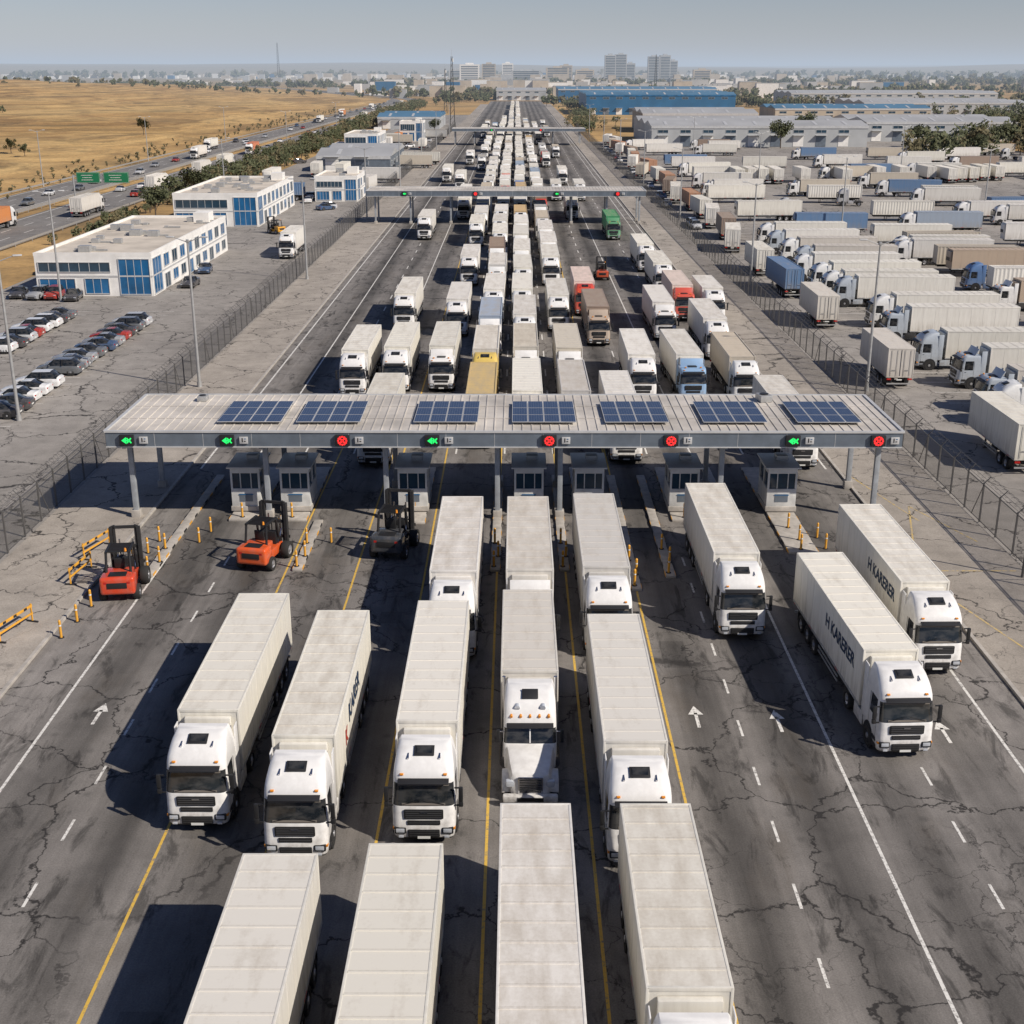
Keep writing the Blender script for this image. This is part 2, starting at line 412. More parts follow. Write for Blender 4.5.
BRN=(.30,.22,.17);YEL=(.62,.42,.14);BLU=(.10,.20,.36);REDC=(.5,.07,.04);GRN=(.03,.30,.12);TAN=(.55,.49,.40);GRY=(.45,.45,.44);ORG=(.6,.22,.06)
tk(T_B,-11.0,92.2); tk(T_A,8.6,93.,0); tk(T_B,21.9,91.5)
tk(T_A,-15.3,114); tk(T_A,-11.4,115.5); tk(T_B,-7.1,116)
tk(T_A,-13.2,146); tk(T_A,-16.6,229); tk(T_B,-19.,352)
tk(T_A,11.7,112,-.01); tk(T_B,16.3,112,.02,None,(.25,.40,.6)); tk(T_C,21.0,111,0,TAN,(.8,.8,.78))
tk(T_B,9.2,137,0,BRN,(.45,.36,.28)); tk(T_A,8.6,155,0,(.78,.62,.55),(.6,.06,.03))
tk(T_B,16.9,140,0,(.74,.71,.66),(.75,.74,.72))
tk(T_A,21.3,130); tk(T_B,20.6,152,0,(.72,.60,.53),(.6,.08,.05)); tk(T_A,20.2,171); tk(T_A,19.8,191); tk(T_S,24.,150)
tk(T_D,17.6,229,0,GRN,(.1,.3,.15)); tk(T_B,11.5,262); tk(T_A,15.,300); tk(T_A,-11.5,285); tk(T_B,-14.5,330)
tk(T_A,-10.8,262,0,None);tk(T_B,12.5,345)
def queue(x,y,yend,p,jit=.25):
    while y<yend:
        me=R.choice([T_A,T_A,T_A,T_B,T_B,T_S,T_C,T_D])
        col=None;cab=(.8,.8,.78)
        if me in(T_C,T_D): col=R.choice([TAN,GRY,(.60,.44,.24),(.7,.68,.64),(.7,.68,.64),(.30,.40,.52),BRN if R.random()<.4 else TAN])
        if R.random()<.09: cab=R.choice([(.6,.05,.03),(.1,.2,.45),(.5,.5,.52)])
        if R.random()<p: tk(me,x+R.uniform(-jit,jit),y,R.uniform(-.01,.01),col,cab)
        y+=15.2+R.uniform(1.0,5.0)
tk(T_D,-2.9,97,0,(.6,.45,.2)); tk(T_C,-2.9,114.5,0,(.72,.69,.63),(.7,.5,.12)); tk(T_D,-2.8,131.5,0,(.36,.43,.53))
queue(-2.8,149,760,1)
tk(T_A,.95,98); tk(T_D,.95,115.5,0,(.62,.58,.5)); queue(.95,132.5,760,1)
tk(T_C,5.0,98,0,(.58,.56,.53)); tk(T_B,5.1,115,0,(.6,.55,.46)); tk(T_A,5.0,145); queue(5.0,178,760,.8)
tk(T_A,-6.8,142); tk(T_A,-6.7,178); queue(-6.7,200,760,.8)
queue(9.3,300,700,.35); queue(-10.8,395,700,.5); queue(14.,380,700,.3); queue(-15.,420,700,.35)
queue(1.,775,1150,.7); queue(-3.,775,1150,.7)
# ---------------------------------------------------------------- ground materials
def asphalt(name,base,streaks=None,crack=1.,second=True):
    m,nt,b=newmat(name); P=pos_(nt)
    big=noise_(nt,mapv(nt,P,(.10,.03,1)),1.,5,.6)
    mid=noise_(nt,P,.45,5,.65)
    fine=noise_(nt,P,14,5,.75)
    c=ramp_(nt,big,[(.3,tuple(x*.78 for x in base)),(.7,tuple(x*1.18 for x in base))])
    c=mix_(nt,1.,c,ramp_(nt,mid,[(.3,.80),(.7,1.14)]),'MULTIPLY')
    c=mix_(nt,1.,c,ramp_(nt,fine,[(.25,.66),(.75,1.32)]),'MULTIPLY')
    if streaks:
        sx=nt.nodes.new('ShaderNodeSeparateXYZ'); lk(nt,P,sx.inputs[0])
        wob=math_(nt,'MULTIPLY_ADD',noise_(nt,mapv(nt,P,(.05,.035,1)),1.,3),1.6,-.8)
        xx=math_(nt,'ADD',sx.outputs['X'],wob)
        fx=math_(nt,'MULTIPLY_ADD',xx,1/60.,.5)
        st=ramp_(nt,fx,[((x+30)/60.,v) for x,v in streaks],'EASE')
        ny=noise_(nt,mapv(nt,P,(.25,.05,1)),1.,4,.6)
        k=ramp_(nt,ny,[(.3,.5),(.58,1.)])
        c=mix_(nt,k,c,mix_(nt,1.,c,st,'MULTIPLY'))
        st2=noise_(nt,mapv(nt,P,(2.2,.03,1)),1.,4,.6)
        c=mix_(nt,1.,c,ramp_(nt,st2,[(.3,.80),(.65,1.06)]),'MULTIPLY')
        oil=noise_(nt,mapv(nt,P,(.9,.25,1)),1.,6,.7,.6)
        c=mix_(nt,1.,c,ramp_(nt,oil,[(.36,.48),(.46,1.)]),'MULTIPLY')
        br=noise_(nt,mapv(nt,P,(.35,.12,1),(11,4,0)),1.,5,.6)
        c=mix_(nt,ramp_(nt,br,[(.55,0.),(.72,.35)]),c,(.10,.078,.055))
    spots=nt.nodes.new('ShaderNodeTexVoronoi'); spots.inputs['Scale'].default_value=.55; lk(nt,mapv(nt,P,(1,1,0)),spots.inputs['Vector'])
    c=mix_(nt,math_(nt,'MULTIPLY',ramp_(nt,spots.outputs['Distance'],[(.05,1.),(.16,0.)]),.45),c,(.06,.056,.052))
    dist=nt.nodes.new('ShaderNodeTexNoise'); dist.inputs['Scale'].default_value=.55; dist.inputs['Detail'].default_value=6; dist.inputs['Roughness'].default_value=.6
    lk(nt,P,dist.inputs['Vector'])
    va=nt.nodes.new('ShaderNodeVectorMath'); va.operation='MULTIPLY_ADD'
    lk(nt,dist.outputs['Color'],va.inputs[0]); va.inputs[1].default_value=(3.2,3.2,0); lk(nt,P,va.inputs[2])
    fl=nt.nodes.new('ShaderNodeVectorMath'); fl.operation='MULTIPLY'; lk(nt,va.outputs[0],fl.inputs[0]); fl.inputs[1].default_value=(1,1,0)
    def crackl(scale,wd,lo,hi,seed):
        vo=nt.nodes.new('ShaderNodeTexVoronoi'); vo.feature='DISTANCE_TO_EDGE'; vo.inputs['Scale'].default_value=scale
        lk(nt,fl.outputs[0],vo.inputs['Vector'])
        cr=ramp_(nt,vo.outputs['Distance'],[(.4*wd*crack,1.),(wd*crack,0.)])
        msk=ramp_(nt,noise_(nt,mapv(nt,P,(1,1,1),(seed,3,0)),.09,3),[(lo,0.),(hi,1.)])
        return math_(nt,'MULTIPLY',cr,msk)
    cr2=crackl(.15,.0095,.28,.42,40)
    if second: cr2=math_(nt,'MAXIMUM',cr2,math_(nt,'MULTIPLY',crackl(.36,.012,.50,.60,90),.75))
    c=mix_(nt,math_(nt,'MULTIPLY',cr2,.9),c,(.022,.02,.019))
    lk(nt,c,b.inputs['Base Color']); b.inputs['Roughness'].default_value=.85
    b.inputs['Specular IOR Level'].default_value=.3
    bump_(nt,b,fine,.35,.02)
    return m
streaks=[(-28,1),(-23.3,1.),(-20.2,.34),(-18.0,.95),(-15.9,.40),(-14.2,.98),(-11.2,.50),(-9.6,.98),(-6.6,.62),(-5.2,.98),(-3.5,.62),(-1.,1.),(.9,.66),(3.,1.),(5.3,.62),(6.9,1.),(8.7,.32),(10.6,.95),(12.5,.38),(14.6,1.),(16.,.42),(18.,.95),(20.,.56),(22.5,1.),(28,1)]
M_ROAD=asphalt('asphalt_road',(.232,.214,.196),streaks)
M_PATCH=asphalt('asphalt_patch',(.175,.162,.149),streaks)
M_YARD=asphalt('asphalt_yard',(.30,.277,.250),None,1.1)
M_HWY=asphalt('asphalt_highway',(.21,.198,.185),None,.5,False)
M_CONC=asphalt('concrete_apron',(.36,.322,.277),None,1.)
def paintline(name,col,wear=.5,under=(.19,.175,.16)):
    m,nt,b=newmat(name); P=pos_(nt)
    f=ramp_(nt,noise_(nt,P,5,6,.75),[(wear-.08,0.),(wear+.06,1.)])
    lk(nt,mix_(nt,f,under,col),b.inputs['Base Color']); b.inputs['Roughness'].default_value=.7
    return m
M_WLINE=paintline('white_road_paint',(.72,.70,.65),.44); M_YLINE=paintline('yellow_road_paint',(.66,.42,.07),.42)
M_YWORN=paintline('worn_yellow_paint',(.60,.43,.14),.50,(.34,.30,.255))
def grass():
    m,nt,b=newmat('dry_grassland'); P=pos_(nt)
    a=noise_(nt,mapv(nt,P,(.0016,.0042,1)),1,5,.6); f=noise_(nt,mapv(nt,P,(.03,.05,1)),1,7,.68); g=noise_(nt,P,.9,4,.7)
    c=ramp_(nt,a,[(.32,(.35,.205,.075)),(.5,(.49,.31,.12)),(.68,(.57,.38,.155))])
    c=mix_(nt,1.,c,ramp_(nt,f,[(.3,.50),(.5,.95),(.72,1.15)]),'MULTIPLY')
    c=mix_(nt,1.,c,ramp_(nt,g,[(.25,.70),(.7,1.15)]),'MULTIPLY')
    ba=noise_(nt,mapv(nt,P,(.0022,.011,1),(3,1,0)),1,5,.6)
    c=mix_(nt,1.,c,ramp_(nt,ba,[(.42,.70),(.52,1.05)]),'MULTIPLY')
    s1=ramp_(nt,noise_(nt,mapv(nt,P,(.022,.03,1),(7,5,0)),1,7,.75),[(.54,0.),(.66,.65)])
    c=mix_(nt,s1,c,(.13,.10,.045))
    sx=nt.nodes.new('ShaderNodeSeparateXYZ'); lk(nt,P,sx.inputs[0])
    fy=ramp_(nt,math_(nt,'DIVIDE',sx.outputs['Y'],10000.),[(.18,0.),(.42,.75)])
    c=mix_(nt,fy,c,mix_(nt,ramp_(nt,f,[(.4,0.),(.6,1.)]),(.10,.095,.05),(.26,.21,.12)))
    lk(nt,c,b.inputs['Base Color']); b.inputs['Roughness'].default_value=.95
    bump_(nt,b,f,.6,2.)
    return m
M_GRASS=grass()
# terrain
def sm(a,b_,x):
    t=max(0,min(1,(x-a)/(b_-a))); return t*t*(3-2*t)
def hgt(x,y):
    h=0
    n=noise.fractal(Vector((x/260.,y/330.,3.1)),1,2,4)
    n2=noise.fractal(Vector((x/60.,y/80.,9.1)),1,2,4)
    l=sm(-130,-175,x)*(1-sm(1150,1500,y))
    h+=l*(3.4+5.*max(-.35,n)+2.6*n2)
    h+=15.5*sm(-150,-520,x)*sm(260,950,y)*(1-sm(1400,2400,y))*(1+.15*n)
    rr=sm(260,600,x)*sm(5000,500,y)
    h+=rr*5*max(0,n)
    far=sm(5200,9500,y)
    h+=far*(62+34*noise.fractal(Vector((x/3800.,y/5000.,8)),1,2,4)+sm(-1000,-5000,x)*14)
    return h
def axis(lo,hi,n,c,k):
    out=[]
    a=math.asinh((lo-c)/k);b_=math.asinh((hi-c)/k)
    for i in range(n+1): out.append(c+k*math.sinh(a+(b_-a)*i/n))
    return out
xs=axis(-24000,24000,240,-230,170); ys=axis(-400,26000,270,450,320)
vs=[(x,y,hgt(x,y)-.03) for y in ys for x in xs]; nx=len(xs)
fs=[(j*nx+i,j*nx+i+1,(j+1)*nx+i+1,(j+1)*nx+i) for j in range(len(ys)-1) for i in range(nx-1)]
b=MB(); b.add(vs,fs,M_GRASS); me=b.mesh('ground',True,180); put(me,'ground')
b=MB(); b.quad(-25.2,24.6,-60,1300,0,M_ROAD)
for i in range(34):
    x=R.choice([-20,-16,-12,-7.6,-3.5,.9,5,8.8,12.4,16,20])+R.uniform(-.6,.6); y=R.uniform(28,110) if i<22 else R.uniform(110,240); w=R.uniform(.4,1.2); l=R.uniform(.8,4)
    b.quad(x-w,x+w,y,y+l,.003+.0002*(i%5),M_PATCH)
put(b.mesh('road',False),'road')
b=MB(); b.quad(-72,-32,20,640,-.012,M_YARD); b.quad(-66,-30,640,900,-.012,M_YARD); put(b.mesh('car_park_pavement',False),'car_park_pavement')
b=MB(); b.quad(31,190,20,560,-.012,M_YARD); put(b.mesh('truck_yard_pavement',False),'truck_yard_pavement')
M_GRYC=simple('kerb_concrete',(.40,.37,.33),.85,0,.2,2)
def apron(name,x0,x1,kx):
    b=MB()
    b.box(((x0+x1)/2,560,.03),(x1-x0,1240,.16),M_CONC)
    b.box((kx,560,.06),(.22,1240,.17),M_GRYC,.02)
    put(b.mesh(name,False),name)
apron('pavement',-32.,-25.4,-25.3); apron('pavement',24.8,31.2,24.7)
# markings
b=MB(); z=.006
for x in(-14.1,-9.8,-5.55,-1.15,3.05,7.15):
    b.quad(x-.06,x+.06,-20,100,z,M_YLINE)
for x in(-22.0,14.35,22.3): b.quad(x-.07,x+.07,-20,74,z,M_WLINE)
for x in(-18.1,10.5,17.9):
    y=30
    while y<76: b.quad(x-.06,x+.06,y,y+1.5,z,M_WLINE); y+=4.2
for x in(-20.5,-16.9,-13,-9,-4.8,-.9,3,7,10.5,14.,18.2,22.5):
    y=96
    while y<700:
        if abs(x) in(20.5,22.5,13,14.): b.quad(x-.07,x+.07,y,y+9,z,M_WLINE)
        else: b.quad(x-.07,x+.07,y,y+3,z,M_WLINE)
        y+=9
for x in(-24.3,23.9): b.quad(x-.08,x+.08,92,900,z,M_WLINE)
for x in(-9,7): b.quad(x-.07,x+.07,96,250,z+.002,M_YLINE)
for ax,ay in((8.6,52.4),(-19.9,52.6),(12.4,52),(19.9,51.)):
    b.quad(ax-.08,ax+.08,ay-.6,ay+.8,z,M_WLINE)
    b.add([(ax-.36,ay+.65,z),(ax+.36,ay+.65,z),(ax,ay+1.5,z)],[(0,1,2)],M_WLINE)
for (x0,y0,x1,y1) in((25.4,71,30.6,71),(25.4,74.4,27.6,83),(27.6,83,30,76),(25.2,90,27.4,80),(25.4,66,27,60)):
    d=Vector((x1-x0,y1-y0,0)).normalized(); n=Vector((-d.y,d.x,0))*.06
    b.add([Vector((x0,y0,.116))-n,Vector((x1,y1,.116))-n,Vector((x1,y1,.116))+n,Vector((x0,y0,.116))+n],[(0,1,2,3)],M_YWORN)
for X0 in(-48.6,-59):
    for i in range(22): b.quad(X0,X0+5,104+i*2.6,104.1+i*2.6,-.004,M_WLINE)
for i in range(40): b.quad(40,58,100+i*4.1,100.12+i*4.1,-.004,M_WLINE)
put(b.mesh('road_markings',False),'road_markings')
# highway
def ribbon(pts,w,z,mat,b):
    vs=[]
    for i,p in enumerate(pts):
        q=Vector(pts[min(i+1,len(pts)-1)])-Vector(pts[max(i-1,0)]); q.normalize(); n=Vector((q.y,-q.x))
        for s in w:
            x=p[0]+n.x*s;y=p[1]+n.y*s
            hh=hgt(p[0],p[1]); vs.append((x,y,z+hh+(.5 if hh>.2 else 0)))
    b.add(vs,[(2*i,2*i+1,2*i+3,2*i+2) for i in range(len(pts)-1)],mat)
hp=[(-106,-50+i*50) for i in range(26)]
a=0;p=Vector((-106,1200))
while a<1.35:
    p=p+Vector((-math.sin(a),math.cos(a)))*30; hp.append((p.x,p.y)); a+=.0333
for i in range(60): p=p+Vector((-math.sin(a),math.cos(a)))*60; hp.append((p.x,p.y))
b=MB(); zz=.0
ribbon(hp,(-18,-3),zz,M_HWY,b); ribbon(hp,(3,18),zz,M_HWY,b)
for s in(-17,-4,4,17): ribbon(hp,(s-.12,s+.12),zz+.012,M_WLINE,b)
for s in(-13,-8.6,8.6,13):
    for y in range(60,1200,12): b.quad(-106+s-.1,-106+s+.1,y,y+5,zz+.012,M_WLINE)
put(b.mesh('highway',False),'highway')
b=MB()
for s in(-19,-.6,.6,19):
    ribbon2=[(p[0],p[1]) for p in hp if p[1]>0][:24]
    vs=[]
    for p in ribbon2: vs+= [(p[0]+s,p[1],.45),(p[0]+s,p[1],.8)]
    b.add(vs,[(2*i,2*i+1,2*i+3,2*i+2) for i in range(len(ribbon2)-1)],M_GRYM)
    for y in range(60,1200,8): b.box((-106+s,y,.35),(.1,.1,.8),M_GRYM)
put(b.mesh('guardrail',False),'guardrail')
# ---------------------------------------------------------------- canopies
M_ROOFM=simple('ribbed_roof_steel',(.54,.50,.445),.6,.05,.25,.35)
M_FASC=simple('fascia_steel',(.16,.19,.225),.45,.3,.16,1)
M_FASL=simple('fascia_trim',(.56,.56,.55),.45,.2,.10,1)
M_SOFF=simple('soffit_panel',(.12,.125,.13),.7,0,.1,1)
M_POST=simple('painted_steel_post',(.36,.38,.40),.5,.2,.15,2)
M_WALL=simple('white_wall',(.76,.74,.70),.75,0,.10,.6)
M_BOOTH=simple('booth_panel',(.56,.56,.54),.6,0,.18,1.5)
M_WIN=simple('window_glass',(.03,.06,.09),.08,0,.3,.4)
M_BLUEG=simple('blue_glass',(.02,.12,.27),.1,0,.35,.3)
M_GRN_L=simple('green_signal_led',(.02,.8,.15),.4,0,0,1,.7)
M_RED_L=simple('red_signal_led',(.9,.03,.03),.4,0,0,1,.7)
M_YEL=simple('yellow_safety_paint',(.68,.34,.04),.55,0,.2,2)
M_REDP=simple('red_safety_paint',(.5,.04,.02),.5,0,.15,2)
def solar_mat():
    m,nt,b=newmat('solar_cells'); v=objc_(nt)
    br=nt.nodes.new('ShaderNodeTexBrick'); br.offset=0; br.inputs['Scale'].default_value=1
    br.inputs['Color1'].default_value=(.018,.033,.075,1); br.inputs['Color2'].default_value=(.026,.045,.095,1)
    br.inputs['Mortar'].default_value=(.15,.17,.21,1); br.inputs['Mortar Size'].default_value=.006
    br.inputs['Brick Width'].default_value=.166; br.inputs['Row Height'].default_value=.166
    lk(nt,v,br.inputs['Vector']); lk(nt,br.outputs[0],b.inputs['Base Color'])
    b.inputs['Roughness'].default_value=.15; return m
M_SOL=solar_mat()
def canopy(x0,x1,y0,y1,posts,signals,full=True):
    b=MB(); zt=6.6; xm=(x0+x1)/2; ym=(y0+y1)/2; W=x1-x0; D=y1-y0
    b.box((xm,ym,zt-.06),(W-.1,D-.1,.08),M_ROOFM)
    n=int(W/.62)
    for i in range(1,n): b.box((x0+i*W/n,ym,zt+.0),(.07,D-.12,.05),M_ROOFM)
    for k in(1,2): b.box((xm,y0+D*k/3,zt+.035),(W-.3,.05,.02),M_ROOFM)
    b.box((xm,ym,5.75),(W-.3,D-.3,.06),M_SOFF)
    for yy,sg in((y0,-1),(y1,1)):
        b.box((xm,yy,6.06),(W,.14,.98),M_FASC)
        b.box((xm,yy+sg*.03,6.60),(W+.12,.22,.12),M_FASL)
        b.box((xm,yy+sg*.03,5.56),(W+.06,.18,.07),M_FASL)
        for i in range(1,int(W/3.2)): b.box((x0+i*3.2,yy+sg*.074,6.06),(.025,.012,.96),M_FASL)
    for xx,sg in((x0,-1),(x1,1)):
        b.box((xx,ym,6.06),(.14,D-.15,.98),M_FASC); b.box((xx+sg*.03,ym,6.602),(.22,D+.1,.12),M_FASL)
    for px in posts:
        for py in(y0+1.6,y1-1.6):
            b.box((px,py,2.86),(.34,.34,5.72),M_POST,.03)
            b.box((px,py,.3),(.6,.6,.6),M_GRYC,.03)
        b.box((px,ym,5.52),(.25,D-.6,.4),M_POST)
    ob=put(b.mesh('toll_canopy_roof_mesh'),'toll_canopy')
    for sx,c in signals:
        s=MB(); s.box((0,0,0),(.95,.2,.72),M_BLK,.02)
        L=M_GRN_L if c=='g' else M_RED_L
        if c=='g':
            s.box((.12,-.105,0),(.30,.012,.09),L)
            s.add([(-.32,-.112,0),(0,-.112,.24),(0,-.112,-.24)],[(0,1,2)],L)
            for a in(.7,-.7): s.box((.18,-.109,0),(.09,.012,.44),L,ry=a)
        else:
            for a in(.785,-.785): s.box((0,-.108,0),(.11,.012,.58),L,ry=a)
            for a in range(12): s.box((.27*math.cos(a*.5236),-.107,.27*math.sin(a*.5236)),(.12,.012,.12),L,ry=a)
        s.box((1.1,.02,0),(.55,.1,.46),M_FASL,.01); s.box((1.02,-.035,.02),(.07,.012,.28),M_BLK); s.box((1.18,-.035,-.06),(.12,.012,.06),M_BLK); s.box((1.2,-.035,.1),(.12,.012,.05),M_BLUEG)
        put(s.mesh('lane_signal'),'lane_signal',(sx,y0-.19,6.05),parent=ob)
    return ob
sig=[(-25.6,'g'),(-19,'g'),(-11.4,'r'),(-5.5,'g'),(2.2,'r'),(10.2,'r'),(18.2,'g'),(23.8,'r')]
can=canopy(-27,25.4,79.2,89,(-26.0,-16.9,-8.8,-1.25,3.0,13.9,24.4),sig)
canopy(-29.5,25.5,253,262,(-28,-21,-13,-5,3,11,18,24.5),[(-22,'g'),(-8,'r'),(8,'g'),(20,'r')])
canopy(-26,28,530,542,(-25,-17,-9,-1,7,15,26),[(-10,'g'),(10,'r')])
b=MB()
for r in range(3):
    for c in range(4):
        x=(c-1.5)*1.08; y=(r-1)*1.84
        b.box((x,y,.16),(1.06,1.82,.035),M_FASL); b.box((x,y,.18),(.98,1.74,.01),M_SOL)
for y in(-2.1,-.6,.9,2.3): b.box((0,y,.07),(4.3,.06,.12),M_GRYM)
SOL=b.mesh('solar_array_mesh')
for x in(-17.9,-12.6,-4.7,1.9,8.1,14.7,21.0):
    put(SOL,'solar_array',(x,83.6,6.64),R.uniform(-.01,.01))
b=MB()
b.box((0,0,.3),(1.1,1.4,.6),M_GRYM,.04); b.cyl((0,0,.6),(0,0,.68),.38,.38,M_BLK,16)
AC=b.mesh('air_conditioner_mesh')
put(AC,'air_conditioner',(17.8,87.4,6.6),.2,sc_=.8); put(AC,'air_conditioner',(-22.5,87.4,6.6),sc_=.6)
# booths + islands
def booth():
    b=MB()
    b.box((0,0,.25),(1.9,3.0,.3),M_GRYC,.02)
    b.box((0,0,.95),(1.8,2.8,1.15),M_BOOTH,.02)
    b.box((0,0,2.02),(1.66,2.64,1.0),M_WIN)
    for x in(-.84,.84):
        for y in(-1.35,0,1.35): b.box((x,y,2.02),(.12,.12,1.02),M_BOOTH)
    for x in(-.3,.35): b.box((x,-1.34,2.02),(.06,.06,1.0),M_BOOTH)
    b.box((0,0,2.68),(1.8,2.8,.34),M_BOOTH,.02)
    b.box((0,0,2.90),(2.15,3.2,.10),M_FASL,.02)
    b.box((.2,.4,3.08),(.7,.8,.3),M_GRYM,.03)
    b.box((0,-1.415,.95),(.8,.02,.5),M_FASC); b.box((0,-1.43,1.15),(.9,.02,.05),M_BLUEG)
    return b.mesh('toll_booth_mesh')
BO=booth()
for x in(-18.6,-15.2,-7.1,.9,5.05,11.6,18.3): put(BO,'toll_booth',(x,83.2,.12),sc_=1.12)
def island(x,y0,y1,w=1.1):
    b=MB(); L=y1-y0
    b.box((0,L/2,.08),(w,L,.17),M_GRYC,.04)
    for s in(-1,1):
        for i in range(int(L/1.5)): b.box((s*(w/2),.5+i*1.5,.10),(.03,.7,.13),M_YEL if i%2==0 else M_BLK)
    put(b.mesh('traffic_island_mesh'),'traffic_island',(x,y0,0))
b=MB(); b.cyl((0,0,0),(0,0,1.0),.075,.075,M_YEL,12); b.cyl((0,0,1.0),(0,0,1.06),.075,.035,M_YEL,12); b.cyl((0,0,.7),(0,0,.78),.078,.078,M_PLATE,12); b.cyl((0,0,0),(0,0,.04),.16,.16,M_CHAS,12)
BOL=b.mesh('bollard_mesh')
for x,y0,y1 in((-22.3,70,90),(-18.6,80,92),(-15.2,80,92),(-13.4,71,80),(-7.1,79.5,92),(-1.25,71,90),(3.0,71,90),(.9,81,92),(5.05,81,92),(7.15,68,90),(9.4,70,90),(11.6,80,92),(14.6,79,92),(18.3,74,92)):
    island(x,y0,y1,1.9 if x in(-18.6,-15.2,-7.1,11.6,.9,5.05,18.3) else .6)
    for i,y in enumerate((y0+.5,y0+2.2,y0+4.5)): put(BOL,'bollard',(x+(.15 if i%2 else -.1),y,.16))
for i in range(8): put(BOL,'bollard',(-24.7+R.uniform(-.1,.1)+i*.2,61.5+i*2.1,.0))
for x,y in((-20.6,76),(-20.3,78),(19.8,77),(19.9,75),(20.0,72),(23.2,64.5),(-12.,76)): put(BOL,'bollard',(x,y,0))
def barrier():
    b=MB()
    b.box((0,0,.95),(3.0,.05,.16),M_YEL,.01); b.box((0,0,.5),(3.0,.05,.12),M_YEL,.01)
    for i in(-1,0,1): b.box((i*.9,-.03,.95),(.25,.012,.14),M_BLK)
    for s in(-1,1):
        b.box((s*1.4,0,.55),(.07,.07,1.1),M_YEL); b.box((s*1.4,0,.04),(.1,.7,.08),M_CHAS)
    return b.mesh('barrier_mesh')
BR=barrier()
for x,y,r in((-27.2,62,1.3),(-26.6,74,1.3),(-26.3,70,1.45)): put(BR,'road_barrier',(x,y,.11),r)
b=MB(); b.box((0,0,.45),(.7,.7,.9),M_REDP,.08); b.box((0,0,1.0),(.25,.25,.4),M_YEL,.03); b.box((.9,0,.75),(1.2,.08,.1),M_REDP)
put(b.mesh('barrier_gate_mesh'),'barrier_gate',(24.0,66.8,0),.5)
# ---------------------------------------------------------------- forklifts
def forklift():
    b=MB()
    for s in(-1,1):
        b.wheel(s*.95,1.0,.48,.42,s,18); b.wheel(s*.85,-1.05,.40,.34,s,18)
    b.box((0,0,.62),(1.25,2.5,.5),M_PAINT,.06)
    b.box((0,-1.25,.95),(1.75,.95,.95),M_PAINT,.16,seg=3)
    b.box((0,-.65,1.2),(1.35,.9,.5),M_PAINT,.08)
    b.box((0,-1.74,1.0),(1.0,.04,.3),M_BLK,.01)
    b.box((0,-1.2,1.44),(.9,.6,.03),M_BLK,.01)
    b.box((0,-.15,1.42),(.55,.5,.12),M_BLK,.04); b.box((0,-.42,1.75),(.55,.12,.6),M_BLK,.05,rx=.12)
    b.box((0,.75,1.25),(1.0,.3,.75),M_BLK,.05)
    b.cyl((0,.45,1.45),(0,.35,1.75),.03,.03,M_BLK,6); b.cyl((0,.34,1.75),(0,.32,1.78),.19,.19,M_BLK,14)
    for s in(-1,1):
        b.cyl((s*.62,.85,1.0),(s*.58,.55,2.45),.07,.07,M_BLK,8)
        b.cyl((s*.62,-.95,1.3),(s*.58,-.75,2.45),.07,.07,M_BLK,8)
        b.box((s*.58,-.1,2.47),(.12,1.45,.10),M_BLK)
        b.box((s*.58,-1.7,1.15),(.16,.06,.12),M_RED)
        b.box((s*.72,1.62,1.60),(.17,.24,2.8),M_CHAS); b.box((s*.55,1.64,1.7),(.10,.16,2.8),M_CHAS)
        b.box((s*.48,2.4,.16),(.16,1.3,.06),M_CHAS); b.box((s*.48,1.82,.6),(.16,.06,.95),M_CHAS)
        b.cyl((s*.5,.9,.9),(s*.45,1.55,1.5),.04,.04,M_CHR,8)
        b.cyl((s*.34,1.66,.5),(s*.34,1.66,2.3),.045,.045,M_CHR,8)
    for i in range(7): b.box((0,-.7+i*.2,2.48),(1.1,.06,.06),M_BLK)
    for z in(.35,.95): b.box((0,1.78,z),(1.7,.06,.16),M_CHAS)
    for z in(3.0,1.9,1.0): b.box((0,1.62,z),(1.4,.12,.15),M_CHAS)
    for i in range(7): b.box((-.72+i*.24,1.80,1.35),(.04,.05,.8),M_CHAS)
    b.box((0,1.80,1.78),(1.55,.06,.08),M_CHAS)
    b.cyl((.4,-.7,2.5),(.4,-.7,2.66),.07,.05,M_AMB,10)
    return b.mesh('forklift_mesh')
FK=forklift()
put(FK,'forklift',(-23.1,68.0,0),.12,(.62,.06,.02),sc_=1.12); put(FK,'forklift',(-15.7,72.6,0),-.22,(.7,.10,.02),sc_=1.12); put(FK,'forklift',(-7.8,74.6,0),-.15,(.05,.055,.062),sc_=1.15)
put(FK,'forklift',(12.6,185,0),0,(.5,.08,.03)); put(FK,'forklift',(-45,239,0),.8,(.7,.35,.03))
